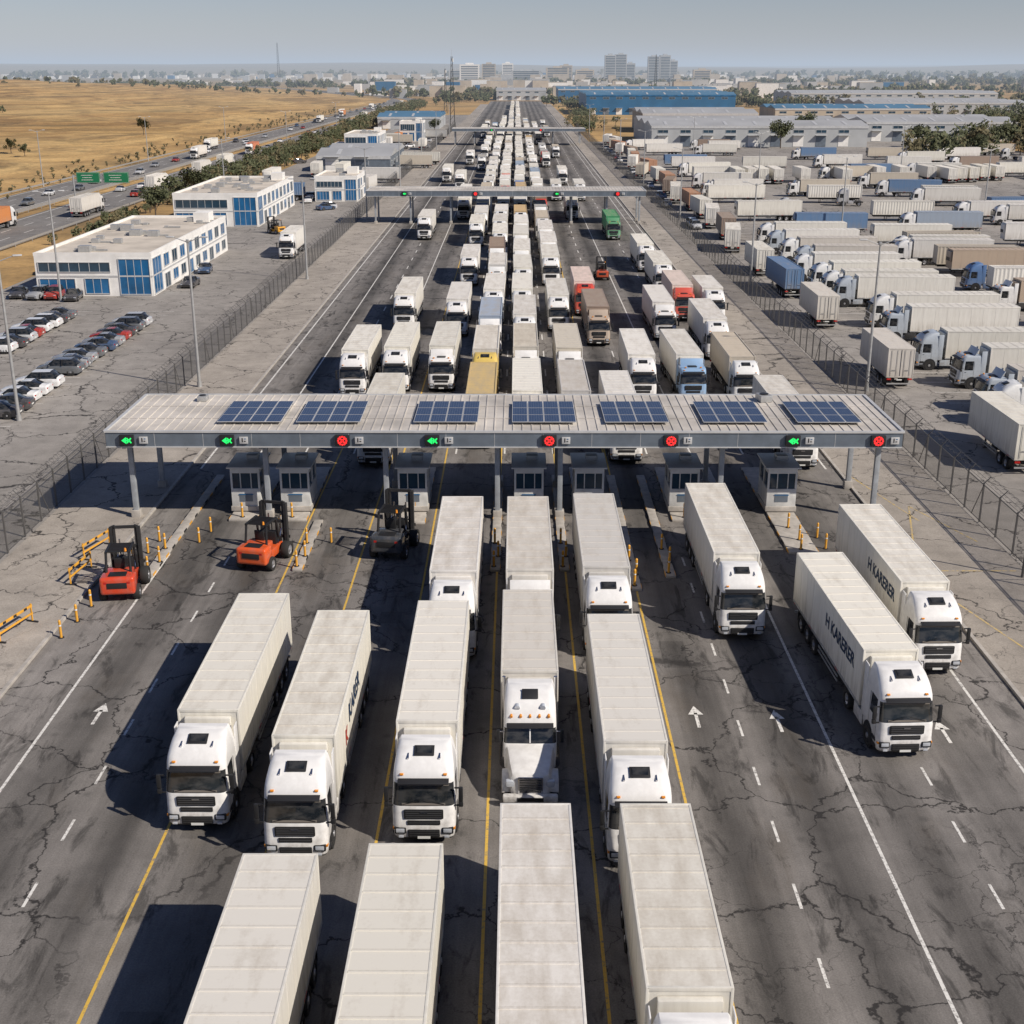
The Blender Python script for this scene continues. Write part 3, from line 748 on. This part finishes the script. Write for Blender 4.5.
# ---------------------------------------------------------------- cars
def car(kind):
    b=MB()
    if kind==0: S=[(0,.7,.35,.58,.60,.6),(.12,.84,.22,.66,.70,.7),(1.1,.9,.2,.80,.90,.75),(1.3,.9,.2,.84,.94,.76),(2.0,.9,.2,.87,1.40,.60),(2.9,.9,.2,.9,1.42,.6),(3.7,.9,.2,.92,1.04,.7),(4.3,.87,.22,.85,1.0,.7),(4.45,.75,.35,.62,.86,.65)]
    else: S=[(0,.72,.4,.7,.74,.6),(.12,.86,.28,.8,.86,.7),(1.0,.92,.28,.94,1.04,.77),(1.2,.92,.28,.97,1.08,.78),(1.85,.92,.28,1.0,1.62,.66),(3.6,.92,.28,1.02,1.64,.64),(4.25,.92,.28,1.0,1.12,.74),(4.35,.88,.3,.95,1.05,.74),(4.5,.8,.42,.7,.95,.7)]
    secs=[[(w,y,zb),(w*1.02,y,(zb+zs)/2),(w,y,zs),(wr,y,zt),(0,y,zt+.03),(-wr,y,zt),(-w,y,zs),(-w*1.02,y,(zb+zs)/2),(-w,y,zb)] for y,w,zb,zs,zt,wr in S]
    def mf(k,i):
        if k in(3,4,5) and i in(2,5): return M_GLASS
        if k in(3,5) and i in(3,4): return M_GLASS
        return M_PAINT
    b.loft(secs,mf,capb=M_PAINT,capt=M_PAINT,closed=True)
    r=.33 if kind==0 else .38
    for s in(-1,1):
        for y in(.85,3.5): b.cyl((s*.7,y,r+.02),(s*.915,y,r+.02),r+.07,r+.07,M_BLK,16); b.wheel(s*.83,y,r,.2,s,14)
        b.box((s*.62,.06,S[1][3]-.06),(.3,.12,.12),M_LAMP,.02); b.box((s*.66,S[-1][0]-.06,S[-2][3]-.08),(.26,.12,.14),M_RED,.02)
        b.box((s*1.0,1.45,S[3][3]+.08),(.18,.1,.12),M_PAINT,.03)
        b.box((s*.80,(S[4][0]+S[5][0])/2,(S[4][3]+S[4][4])/2),(.22,.07,S[4][4]-S[4][3]),M_BLK,ry=-s*.48)
    b.box((0,.02,.45),(1.0,.06,.18),M_BLK,.01); b.box((0,S[-1][0]-.0,.55),(.5,.03,.12),M_PLATE)
    return b.mesh('car_mesh')
CARS=[car(0),car(1)]
cc=[(.75,.75,.74),(.75,.75,.74),(.75,.75,.74),(.5,.51,.52),(.3,.31,.32),(.05,.05,.055),(.05,.05,.055),(.04,.08,.16),(.35,.03,.02),(.12,.13,.14)]
def pcar(x,y,rz,name='parked_car',c=None): put(R.choice(CARS),name,(x,y,0),rz,c or R.choice(cc))
for i in range(16):
    y=107+i*2.8+R.uniform(-.15,.15)
    if i not in(5,): pcar(-48.4+R.uniform(-.2,.2),y,math.radians(-90)+R.uniform(-.03,.03))
for i in range(8): pcar(-58.8+R.uniform(-.2,.2),134+i*2.8,math.radians(-90)+R.uniform(-.03,.03))
for x,y in((-62,166),(-64.5,166),(-59,165),(-67,167),(-47,189),(-46.4,176),(-70,200),(-71,188)): pcar(x,y,R.uniform(-.2,.2))
hv=[]
for i in range(110):
    s=R.choice((-13,-8.6,-5.5,5.5,9,14))+R.uniform(-.6,.6); y=R.uniform(190,1200)
    if any(abs(s-q[0])<2.5 and abs(y-q[1])<20 for q in hv): continue
    hv.append((s,y)); rz=0 if s<0 else math.pi
    if R.random()<.13: tk(R.choice([T_A,T_B,T_C]),-106+s,y,rz,R.choice([None,BLU,ORG,None]))
    else: pcar(-106+s,y,rz,'car')
tk(T_A,-113,274,math.pi); tk(T_C,-97,470,0,(.6,.2,.1))
# ---------------------------------------------------------------- truck yard
def trl(me,x,y,rz,col=None): return put(me,'semi_trailer',(x,y,0),rz,col or wcol())
for y in(105,109.6,119,127,141,149,163,167.6,175,184,193,202,212,223):
    me=R.choice([T_A,T_A,T_B]); tk(me,40.2+R.uniform(-.8,2.2),y,math.radians(-90)+R.uniform(-.05,.05),R.choice([None,None,None,None,(.6,.56,.5)]),(.8,.8,.78) if R.random()<.8 else (.45,.5,.55))
for y,me,c in((90.5,TR_B,None),(117.5,TR_B,(.62,.58,.52)),(147,TR_B,(.66,.62,.55)),(168,TR_C,BLU),(187,TR_B,None),(75,TR_A,None)):
    trl(me,(38.9 if y==90.5 else 36.9) if y>80 else 44,y+(10.2 if me is TR_B else 12.2),math.pi+R.uniform(-.03,.03),c)
for X0 in(63,84.5,106):
    y=128
    while y<228:
        r=R.random(); c=R.choice([None]*8+[BLU,TAN,GRY,(.45,.35,.26)])
        if r<.32: trl(R.choice([TR_A,TR_C,TR_A]),X0+R.uniform(-1.5,1.5),y,math.radians(-90)+R.uniform(-.06,.06),c)
        elif r<.66: tk(R.choice([T_A,T_B,T_A]),X0-3+R.uniform(-1.5,1.5),y,math.radians(-90)+R.uniform(-.06,.06),c)
        elif r<.78: put(T_U,'tractor_unit',(X0+R.uniform(-1,6),y,0),math.radians(-90)+R.uniform(-.1,.1),cab=R.choice([(.8,.8,.78),(.5,.5,.5),(.1,.2,.4)]))
        y+=R.choice([4.4,5,8,11,15])
y=254
trl(TR_A,52,238,math.radians(-90),BLU); tk(T_A,72,240,math.radians(-90),(.30,.36,.44)); trl(TR_A,98,243,math.radians(-88),(.42,.12,.09))
while y<520:
    X=42+R.uniform(0,8)
    while X<y*.46+20 and X<175:
        r=R.random()
        c=R.choice([None]*9+[BLU,TAN,GRY,BRN])
        rz=math.radians(-90)+R.uniform(-.14,.14)
        if r<.34: trl(R.choice([TR_A,TR_A,TR_C]),X,y+R.uniform(-1,1),rz,c)
        elif r<.56: tk(R.choice([T_A,T_B,T_A]),X-2,y,rz,c)
        elif r<.64: put(T_U,'tractor_unit',(X+R.uniform(0,6),y,0),rz,cab=R.choice([(.8,.8,.78),(.5,.5,.5),(.1,.2,.4)]))
        X+=R.uniform(18,28)
    y+=R.choice([6,9,16,22,27])
for X0 in(60,96,130):
    for i in range(9):
        if R.random()<.6: trl(R.choice([TR_A,TR_B]),X0+i*3.6,R.uniform(352,356)+X0*.1,math.pi+R.uniform(-.04,.04),None)
for i in range(20):
    x=37+R.uniform(0,2.5); trl(R.choice([TR_A,TR_B,TR_C]),x,222+i*17,math.pi+R.uniform(-.25,.25),R.choice([None,None,None,BRN,TAN,(.45,.22,.12)]))
# left yard
tk(T_S,-37.3,205,0,None)
for i in range(22):
    trl(R.choice([TR_A,TR_C,TR_B]),R.uniform(-66,-36),300+i*13+R.uniform(0,4),R.choice([math.radians(-90),0,math.pi,math.radians(-90)])+R.uniform(-.1,.1),R.choice([None,None,None,None,BLU,GRY,TAN,ORG]))
for i in range(40): pcar(R.uniform(-70,-35),R.uniform(275,560),R.uniform(0,6.28))
for i in range(18): pcar(R.uniform(34,35.)+0,R.uniform(230,520),R.uniform(-.1,.1))
# ---------------------------------------------------------------- fences
def fence_mat():
    m,nt,b=newmat('chain_link'); P=pos_(nt)
    s=nt.nodes.new('ShaderNodeSeparateXYZ'); lk(nt,P,s.inputs[0])
    u=math_(nt,'MULTIPLY',math_(nt,'ADD',s.outputs['Y'],s.outputs['Z']),9.)
    v=math_(nt,'MULTIPLY',math_(nt,'SUBTRACT',s.outputs['Y'],s.outputs['Z']),9.)
    a=math_(nt,'LESS_THAN',math_(nt,'FRACT',u),.19); c=math_(nt,'LESS_THAN',math_(nt,'FRACT',math_(nt,'ADD',v,500.)),.19)
    lk(nt,math_(nt,'MAXIMUM',a,c),b.inputs['Alpha'])
    b.inputs['Base Color'].default_value=(.13,.125,.115,1); b.inputs['Metallic'].default_value=.3; b.inputs['Roughness'].default_value=.5
    return m
M_CL=fence_mat()
M_FPOST=simple('fence_post_steel',(.13,.125,.12),.6,.3,.2,2)
def fence(x,y0,y1,out):
    b=MB(); H=2.7
    b.add([(x,y0,.1),(x,y1,.1),(x,y1,H),(x,y0,H)],[(0,1,2,3)],M_CL)
    y=y0
    while y<=y1:
        b.box((x,y,H/2+.1),(.10,.10,H+.1),M_FPOST)
        b.cyl((x,y,H+.1),(x+out*.42,y,H+.55),.035,.035,M_FPOST,5)
        if int((y-y0)/3)%4==0: b.cyl((x,y+.1,H-.2),(x,y+1.6,.1),.03,.03,M_FPOST,5)
        y+=3
    b.box((x,(y0+y1)/2,H),(.05,y1-y0,.05),M_FPOST); b.box((x,(y0+y1)/2,.15),(.04,y1-y0,.04),M_FPOST)
    for k in(.15,.5,.95): b.box((x+out*.42*k,(y0+y1)/2,H+.1+.45*k),(.018,y1-y0,.018),M_FPOST)
    n=int((min(y1,200)-y0)/.12); pts=[]
    for i in range(n):
        a=i*.9; pts.append(Vector((x+out*.2+.24*math.cos(a),y0+i*.12,H+.5+.24*math.sin(a))))
    vs=[];fs=[]
    for i,p in enumerate(pts):
        vs+=[p+Vector((0,0,.012)),p-Vector((.01,0,.012))]
        if i: k=2*i; fs.append((k-2,k-1,k+1,k))
    b.add(vs,fs,M_FPOST)
    put(b.mesh('chain_link_fence_mesh',False),'chain_link_fence')
fence(-32.3,44,700,-1); fence(31.5,44,700,1)
# ---------------------------------------------------------------- street lamps
def lamp():
    b=MB()
    b.cyl((0,0,0),(0,0,.5),.24,.22,M_GRYM,12); b.cyl((0,0,.5),(0,0,14),.16,.09,M_GRYM,12)
    for s in(-1,1):
        b.cyl((0,0,13.8),(s*1.3,0,14.25),.045,.035,M_GRYM,8); b.box((s*1.6,0,14.28),(.75,.28,.12),M_FASL,.04); b.box((s*1.6,0,14.21),(.55,.2,.03),M_LAMP)
    b.box((0,0,13.9),(.25,.25,.3),M_GRYM,.03)
    return b.mesh('street_lamp_mesh')
LP=lamp()
for y in(118,184,262,340,420,500,600): put(LP,'street_lamp',(-30.6,y,.1))
for y in(117,180,262,340,420,500,600): put(LP,'street_lamp',(33.6,y,0))
for x,y in((-43.6,106),(-60.5,166),(-68,300),(60,235),(95,260),(62,330),(110,370),(60,440),(-125,340),(-125,440),(-125,560),(-88,500),(-88,640)): put(LP,'street_lamp',(x,y,0),.3)
b=MB(); b.cyl((0,0,0),(0,0,5.2),.09,.06,M_FPOST,8); b.box((.3,0,5.2),(.6,.15,.15),M_WALL,.03); b.box((-.3,0,4.7),(.3,.2,.3),M_WALL,.03); put(b.mesh('security_camera_mast_mesh'),'security_camera_mast',(30.6,70,.1))
# ---------------------------------------------------------------- highway gantry
M_GSIGN=simple('green_road_sign',(.01,.17,.07),.5,0,.08,1)
def gantry(x0,x1,y,name='highway_sign'):
    b=MB()
    for x in(x0,x1): b.cyl((x,y,0),(x,y,7.2),.2,.16,M_GRYM,10)
    for z in(6.2,7.0): b.box(((x0+x1)/2,y,z),(x1-x0,.12,.12),M_GRYM)
    n=int((x1-x0)/1.2)
    for i in range(n): b.box((x0+(i+.5)*(x1-x0)/n,y,6.6),(.06,.06,1.0),M_GRYM,ry=.7*(1 if i%2 else -1))
    for k,(xa,w) in enumerate(((x0+3.4,5.2),(x0+9.6,5.6))):
        b.box((xa,y-.18,6.6),(w,.1,2.3),M_GSIGN,.02); b.box((xa,y-.238,6.6),(w-.2,.01,2.1),M_WLINE); b.box((xa,y-.246,6.6),(w-.28,.01,2.02),M_GSIGN)
        for j,(ww,zz_) in enumerate(((w*.5,7.1),(w*.4,6.6),(w*.5,6.1))): b.box((xa-.2,y-.256,zz_),(ww,.01,.12),M_WLINE)
    put(b.mesh(name+'_mesh'),name)
gantry(-98,-82,285)
# ---------------------------------------------------------------- buildings
def win(b,face,p,a0,a1,z0,z1,mat,div=1):
    am=(a0+a1)/2;zm=(z0+z1)/2
    def bx(a,z,da,dz,depth,m,off):
        if face=='y-': b.box((a,p-off,z),(da,depth,dz),m)
        else: b.box((p+off,a,z),(depth,da,dz),m)
    bx(am,zm,a1-a0,z1-z0,.04,mat,.02)
    f=.09
    bx(am,z0-f/2,a1-a0+2*f,f,.12,M_FASL,.05); bx(am,z1+f/2,a1-a0+2*f,f,.12,M_FASL,.05)
    bx(a0-f/2,zm,f,z1-z0,.12,M_FASL,.05); bx(a1+f/2,zm,f,z1-z0,.12,M_FASL,.05)
    for i in range(1,div): bx(a0+(a1-a0)*i/div,zm,.07,z1-z0,.08,M_FASL,.035)
M_ROOFB=simple('flat_roof_membrane',(.55,.49,.41),.85,0,.22,.25)
def office(x0,x1,y0,y1,H,name='office_building',big=True):
    b=MB(); xm=(x0+x1)/2; ym=(y0+y1)/2
    b.box((xm,ym,H/2),(x1-x0,y1-y0,H),M_WALL)
    b.box((xm,ym,H+.03),(x1-x0-.5,y1-y0-.5,.05),M_ROOFB)
    for yy in(y0+.12,y1-.12): b.box((xm,yy,H+.2),(x1-x0+.1,.25,.45),M_WALL)
    for xx in(x0+.12,x1-.12): b.box((xx,ym,H+.2),(.25,y1-y0-.3,.452),M_WALL)
    b.box((xm,y0-.02,H/2),(x1-x0,.08,.2),M_FASL); b.box((x1+.02,ym,H/2),(.08,y1-y0,.2),M_FASL)
    h2=H/2
    W=x1-x0
    win(b,'y-',y0,x0+.5,x0+W*.33,.4,h2-.4,M_BLUEG,4); win(b,'y-',y0,x0+W*.42,x0+W*.62,.4,h2-.35,M_BLUEG,3); win(b,'y-',y0,x0+W*.72,x1-.35,.3,H-.45,M_BLUEG,4)
    win(b,'y-',y0,x0+.5,x0+W*.64,h2+.6,H-.9,M_WIN,7)
    D=y1-y0
    win(b,'x+',x1,y0+.35,y0+4.5,.3,H-.45,M_BLUEG,3)
    n=max(2,int((D-6)/4.2))
    for i in range(n):
        a=y0+6+i*(D-6)/n
        win(b,'x+',x1,a,a+2.6,h2+.5,H-.6,M_BLUEG if i%3!=1 else M_WIN,2); win(b,'x+',x1,a,a+2.6,.7 if i%3 else .2,h2-.6,M_BLUEG if i%2 else M_WIN,2)
    for i in range(int(D*W/36)):
        x=R.uniform(x0+2,x1-2);y=R.uniform(y0+2,y1-2); s=R.uniform(.4,1.2)
        b.box((x,y,H+.06+s*.4),(s*1.5,s*1.1,s*.8),M_GRYM,.04)
        if R.random()<.5: b.box((x+1.3,y,H+.2),(1.8,.25,.2),M_GRYM)
    b.box((x1-2.5,y1-5,H+.8),(2.5,3.5,1.5),M_WALL)
    put(b.mesh(name+'_mesh',False),name)
office(-65,-49.2,170,216,5.4)
office(-67,-50.5,250,292,6.0); office(-47,-37,300,318,5.4); office(-62,-50,470,500,7); office(-50,-40,560,575,8)
M_BLUW=simple('blue_cladding',(.025,.13,.27),.5,.1,.15,.1); M_GRW=simple('grey_cladding',(.42,.43,.43),.6,.1,.12,.1)
M_BEI=simple('beige_wall',(.45,.39,.31),.8,0,.15,.1)
M_RFG=simple('warehouse_roof_steel',(.44,.44,.43),.5,.2,.14,.05); M_RFB=simple('blue_roof_steel',(.10,.22,.33),.5,.2,.2,.04)
def warehouse(x0,x1,y0,y1,H,wall,roof,name='warehouse',stripe=None):
    b=MB(); xm=(x0+x1)/2; ym=(y0+y1)/2; W=x1-x0;D=y1-y0
    b.box((xm,ym,H/2),(W,D,H),wall)
    n=max(1,round(D/30))
    for i in range(n):
        a=y0+D*i/n;c=y0+D*(i+1)/n;m_=(a+c)/2
        b.add([(x0-.4,a,H),(x1+.4,a,H),(x1+.4,m_,H+1.8),(x0-.4,m_,H+1.8),(x1+.4,c,H),(x0-.4,c,H)],[(0,1,2,3),(3,2,4,5),(0,3,5),(1,4,2)],roof)
        for k in range(int(W/12)): b.box((x0+6+k*12,a+D/n*.25,H+.96),(1.2,D/n*.3,.06),M_FASL,rx=math.atan2(1.8,D/n/2))
    b.box((xm,y0-.1,H-.4),(W+.4,.2,1.0),stripe or M_FASL)
    for k in range(int(W/9)):
        x=x0+4.5+k*9
        b.box((x,y0-.06,2.2),(4,.1,4),M_FASC if k%2 else M_WALL); b.box((x,y0-.9,4.5),(4.6,1.7,.12),M_FASL)
        win(b,'y-',y0,x-2,x+2,H-2.6,H-1.5,M_WIN,2)
    for k in range(int(D/9)): win(b,'x+',x1,y0+3+k*9,y0+7+k*9,H-3,H-1.6,M_WIN,2)
    put(b.mesh(name+'_mesh',False),name)
warehouse(48,150,900,1010,13,M_BLUW,M_RFB,stripe=M_BLUEG)
warehouse(54,140,520,600,8,M_GRW,M_RFG); warehouse(62,118,640,700,9,M_BEI,M_RFG); warehouse(150,215,560,620,8,M_GRW,M_RFG)
warehouse(225,330,850,930,9,M_GRW,M_RFG); warehouse(150,240,760,810,8,M_BEI,M_RFB); warehouse(-20,30,1330,1400,10,M_GRW,M_RFG); warehouse(40,190,1250,1330,12,M_BLUW,M_RFB)
warehouse(-72,-40,680,740,6,M_GRW,M_RFB); warehouse(240,420,1150,1230,10,M_GRW,M_RFG); warehouse(-60,-38,390,440,4.6,M_FASC,M_RFG)
def tower(x,y,w,d,H,col):
    b=MB(); b.box((0,0,H/2),(w,d,H),col)
    n=int(H/3.4)
    for i in range(n):
        b.box((0,-d/2-.05,2+i*3.4),(w*.86,.2,1.7),M_WIN); b.box((w/2+.05,0,2+i*3.4),(.2,d*.86,1.7),M_WIN)
    b.box((0,0,H+1.5),(w*.4,d*.4,3),col); put(b.mesh('tower_block_mesh',False),'tower_block',(x,y,0))
for x,y,w,H in((205,2900,24,60),(232,2950,26,62),(262,3050,22,44),(310,3000,26,58),(340,3040,24,61),(366,3100,20,50),(150,2900,40,30),(-95,2700,40,40),(-60,2900,30,42),(20,2700,60,28),(90,2900,50,34),(-130,3000,44,30),(120,3200,30,40),(420,3000,40,30),(-20,3100,26,44)):
    tower(x,y,w,R.uniform(14,24),H,R.choice([M_GRW,M_GRW,M_BEI,M_WALL]))
b=MB()
for i in range(620):
    y=R.uniform(1450,5200); x=60+R.gauss(0,.11)*y + R.choice((0,0,.1,-.06))*y
    if x<-.14*y and y<2600: continue
    w,d,H=R.uniform(8,34),R.uniform(8,26),R.choice([4,5,6,8,9,12,15])*(1 if y<2600 else 1.3)
    b.box((x,y,H/2),(w,d,H),R.choice([M_WALL,M_WALL,M_BEI,M_BEI,M_GRW,M_RFG,M_BLUW if R.random()<.3 else M_BEI]))
    if w>18: b.box((x,y,H+.4),(w*.96,d*.96,.5),R.choice([M_RFG,M_BEI]))
for i in range(240):
    y=R.uniform(4600,7000); x=R.uniform(-3400,800); b.box((x,y,3),(R.uniform(15,50),20,R.uniform(12,22)),R.choice([M_WALL,M_BEI]))
put(b.mesh('distant_town_mesh',False),'distant_town')
def mast(x,y,H,th=1.):
    b=MB(); w=H*.035
    for sx in(-1,1):
        for sy in(-1,1): b.cyl((sx*w,sy*w,0),(sx*w*.25,sy*w*.25,H),.18*th,.12*th,M_CHAS,5)
    n=int(H/3)
    for i in range(n):
        k=1-.75*i/n; k2=1-.75*(i+1)/n
        for s in(-1,1):
            b.cyl((-w*k,s*w*k,i*3),(w*k2,s*w*k2,i*3+3),.08*th,.08*th,M_CHAS,4); b.cyl((s*w*k,w*k,i*3),(s*w*k2,-w*k2,i*3+3),.08*th,.08*th,M_CHAS,4)
    b.cyl((0,0,H),(0,0,H+4),.06,.04,M_GRYM,5); b.box((.5,0,H-2),(.8,.8,1.8),M_WALL,.1)
    put(b.mesh('radio_mast_mesh',False),'radio_mast',(x,y,0))
mast(-35,720,36); mast(-610,3400,95,1.6); mast(-50,930,30); mast(200,1900,50,2)
# ---------------------------------------------------------------- trees
def foliage(name,c0,c1):
    m,nt,b=newmat(name); P=pos_(nt)
    f=noise_(nt,P,.7,3,.6); lk(nt,ramp_(nt,f,[(.3,c0),(.7,c1)]),b.inputs['Base Color']); b.inputs['Roughness'].default_value=.8
    return m
M_LEAF=foliage('olive_foliage',(.035,.045,.018),(.10,.105,.045)); M_LEAF2=foliage('dry_foliage',(.07,.065,.03),(.17,.14,.07))
M_BARK=simple('bark',(.10,.075,.055),.9,0,.3,4)
def clump(b,c,r,n,ls,mat):
    vs=[];fs=[]
    for i in range(n):
        d=Vector((R.gauss(0,1),R.gauss(0,1),R.gauss(0,.8))).normalized()*r*R.random()**.4
        p=Vector(c)+d; u=Vector((R.uniform(-1,1),R.uniform(-1,1),R.uniform(-1,1))).normalized(); v=u.orthogonal().normalized(); s=ls*R.uniform(.6,1.3)
        k=len(vs); vs+=[p-u*s-v*s*.5,p+u*s*.2-v*s*.7,p+u*s+v*s*.3,p-u*s*.1+v*s*.7]; fs.append((k,k+1,k+2,k+3))
    b.add(vs,fs,mat)
def tree_mesh(H,mat):
    b=MB(); b.cyl((0,0,0),(.1,0,H*.45),.22,.13,M_BARK,8,False)
    for i in range(12):
        a=i*2.4; z0=H*R.uniform(.22,.45); rr=H*R.uniform(.12,.34); z1=H*R.uniform(.42,.90)
        q=(rr*math.cos(a),rr*math.sin(a),z1); b.cyl((.05,0,z0),q,.09,.03,M_BARK,5,False)
        clump(b,q,H*R.uniform(.12,.20),90,H*.035,mat)
    clump(b,(0,0,H*.75),H*.24,160,H*.035,mat)
    return b.mesh('tree_mesh',False)
TM=[tree_mesh(7,M_LEAF),tree_mesh(9,M_LEAF),tree_mesh(6,M_LEAF2)]
for x,y in((-168,443),(-176,452),(-160,560),(-76,232),(-74,262),(-75,300),(-70,310),(150,470),(162,455),(170,480),(185,500),(178,440),(196,470),(205,520),(160,520),(215,560),(220,500),(120,545),(104,512),(-190,330),(-40,640),(190,410),(200,430),(182,395),(176,500),(192,450),(208,455)):
    put(R.choice(TM),'tree',(x,y,hgt(x,y)),R.uniform(0,6),sc_=R.uniform(.7,1.2)*(.75 if x<0 else 1.2))
def belt(x0,y0,x1,y1,n,w,H,name='tree_belt',mat=None,ls=.5,nl=26):
    b=MB()
    for i in range(n):
        t=R.random(); x=x0+(x1-x0)*t+R.gauss(0,w); y=y0+(y1-y0)*t+R.gauss(0,w); h=H*R.uniform(.55,1.2); g=hgt(x,y)
        b.cyl((x,y,g),(x,y,g+h*.5),.2,.12,M_BARK,4,False)
        m=mat or R.choice([M_LEAF,M_LEAF,M_LEAF2])
        for k in range(5): clump(b,(x+R.uniform(-.3,.3)*h,y+R.uniform(-.3,.3)*h,g+h*R.uniform(.3,.85)),h*R.uniform(.18,.3),nl,ls*h/6,m)
    put(b.mesh(name+'_mesh',False),name)
belt(-79,300,-80,640,360,3.4,4.4,nl=20); belt(-80,640,-84,1150,300,4.5,6,nl=14)
belt(-78,225,-80,330,60,2.,2.8,'hedge')
belt(-133,230,-136,1000,200,5,1.6,'roadside_scrub',M_LEAF2,nl=9,ls=.9)
belt(-330,700,-560,1250,60,40,3.5,'tree_belt',nl=12,ls=.9)
belt(150,440,260,600,90,12,9,nl=22); belt(215,610,330,840,100,18,9,nl=18)
belt(30,1120,260,1100,160,14,9,nl=12,ls=.9); belt(-140,1500,500,1480,300,35,10,nl=9,ls=1.1); belt(-900,2500,-150,2100,260,60,10,nl=8,ls=1.2)
belt(-300,2600,1400,2700,420,120,13,nl=7,ls=1.5); belt(330,1000,700,1500,130,35,9,nl=9,ls=1.1); belt(-3200,5000,2600,5300,520,220,24,nl=6,ls=1.8); belt(-60,1180,-30,1420,60,12,8,nl=12,ls=.9)
belt(600,3600,2600,3500,260,160,18,nl=6,ls=1.6); belt(-620,1450,-200,1500,110,50,6,nl=8,ls=1.3); belt(34,620,50,1100,90,5,6,nl=14); belt(150,1700,900,1900,200,60,10,nl=7,ls=1.3)
# ---------------------------------------------------------------- haze (air)
m=bpy.data.materials.new('air_haze'); m.use_nodes=True; nt=m.node_tree
for n in list(nt.nodes): nt.nodes.remove(n)
out=nt.nodes.new('ShaderNodeOutputMaterial'); ab=nt.nodes.new('ShaderNodeVolumeAbsorption'); em=nt.nodes.new('ShaderNodeEmission'); ad=nt.nodes.new('ShaderNodeAddShader')
DEN=.00015
ab.inputs['Color'].default_value=(0,0,0,1); ab.inputs['Density'].default_value=DEN
em.inputs['Color'].default_value=(.46,.53,.63,1); em.inputs['Strength'].default_value=DEN
nt.links.new(ab.outputs[0],ad.inputs[0]); nt.links.new(em.outputs[0],ad.inputs[1]); nt.links.new(ad.outputs[0],out.inputs['Volume'])
m.cycles.emission_sampling='NONE'
b=MB(); b.box((0,14400,50),(60000,27600,220),m); put(b.mesh('atmospheric_haze',False),'atmospheric_haze')
# ---------------------------------------------------------------- world, sun, camera
w=bpy.data.worlds.new('World'); sc.world=w; w.use_nodes=True; nt=w.node_tree
sky=nt.nodes.new('ShaderNodeTexSky'); sky.sky_type='NISHITA'; sky.sun_disc=False
S=Vector((.66,-.40,.62)).normalized()
el=math.asin(S.z); az=math.atan2(S.x,S.y)
sky.sun_elevation=el; sky.sun_rotation=az; sky.altitude=300; sky.air_density=1.; sky.dust_density=.3; sky.ozone_density=2.5
bg=nt.nodes['Background']
tint=mix_(nt,1.,sky.outputs[0],(1.04,.97,1.13),'MULTIPLY')
nt.links.new(tint,bg.inputs[0]); bg.inputs[1].default_value=.062
sl=bpy.data.lights.new('sun','SUN'); sl.energy=5.0; sl.angle=math.radians(.53); sl.color=(1,.92,.82)
so=bpy.data.objects.new('sun',sl); COL.objects.link(so); so.rotation_euler=(-S).to_track_quat('-Z','Y').to_euler()
cd=bpy.data.cameras.new('camera'); cd.sensor_width=36; cd.lens=36*1250/1024.; cd.clip_end=60000; cd.clip_start=.5
co=bpy.data.objects.new('camera',cd); COL.objects.link(co); co.location=(0,0,29)
co.rotation_euler=(math.radians(90-19.47),0,math.atan(4/1250.))
sc.camera=co
sc.view_settings.view_transform='Standard'; sc.view_settings.look='None'; sc.view_settings.exposure=0
print('objects',len(bpy.data.objects))
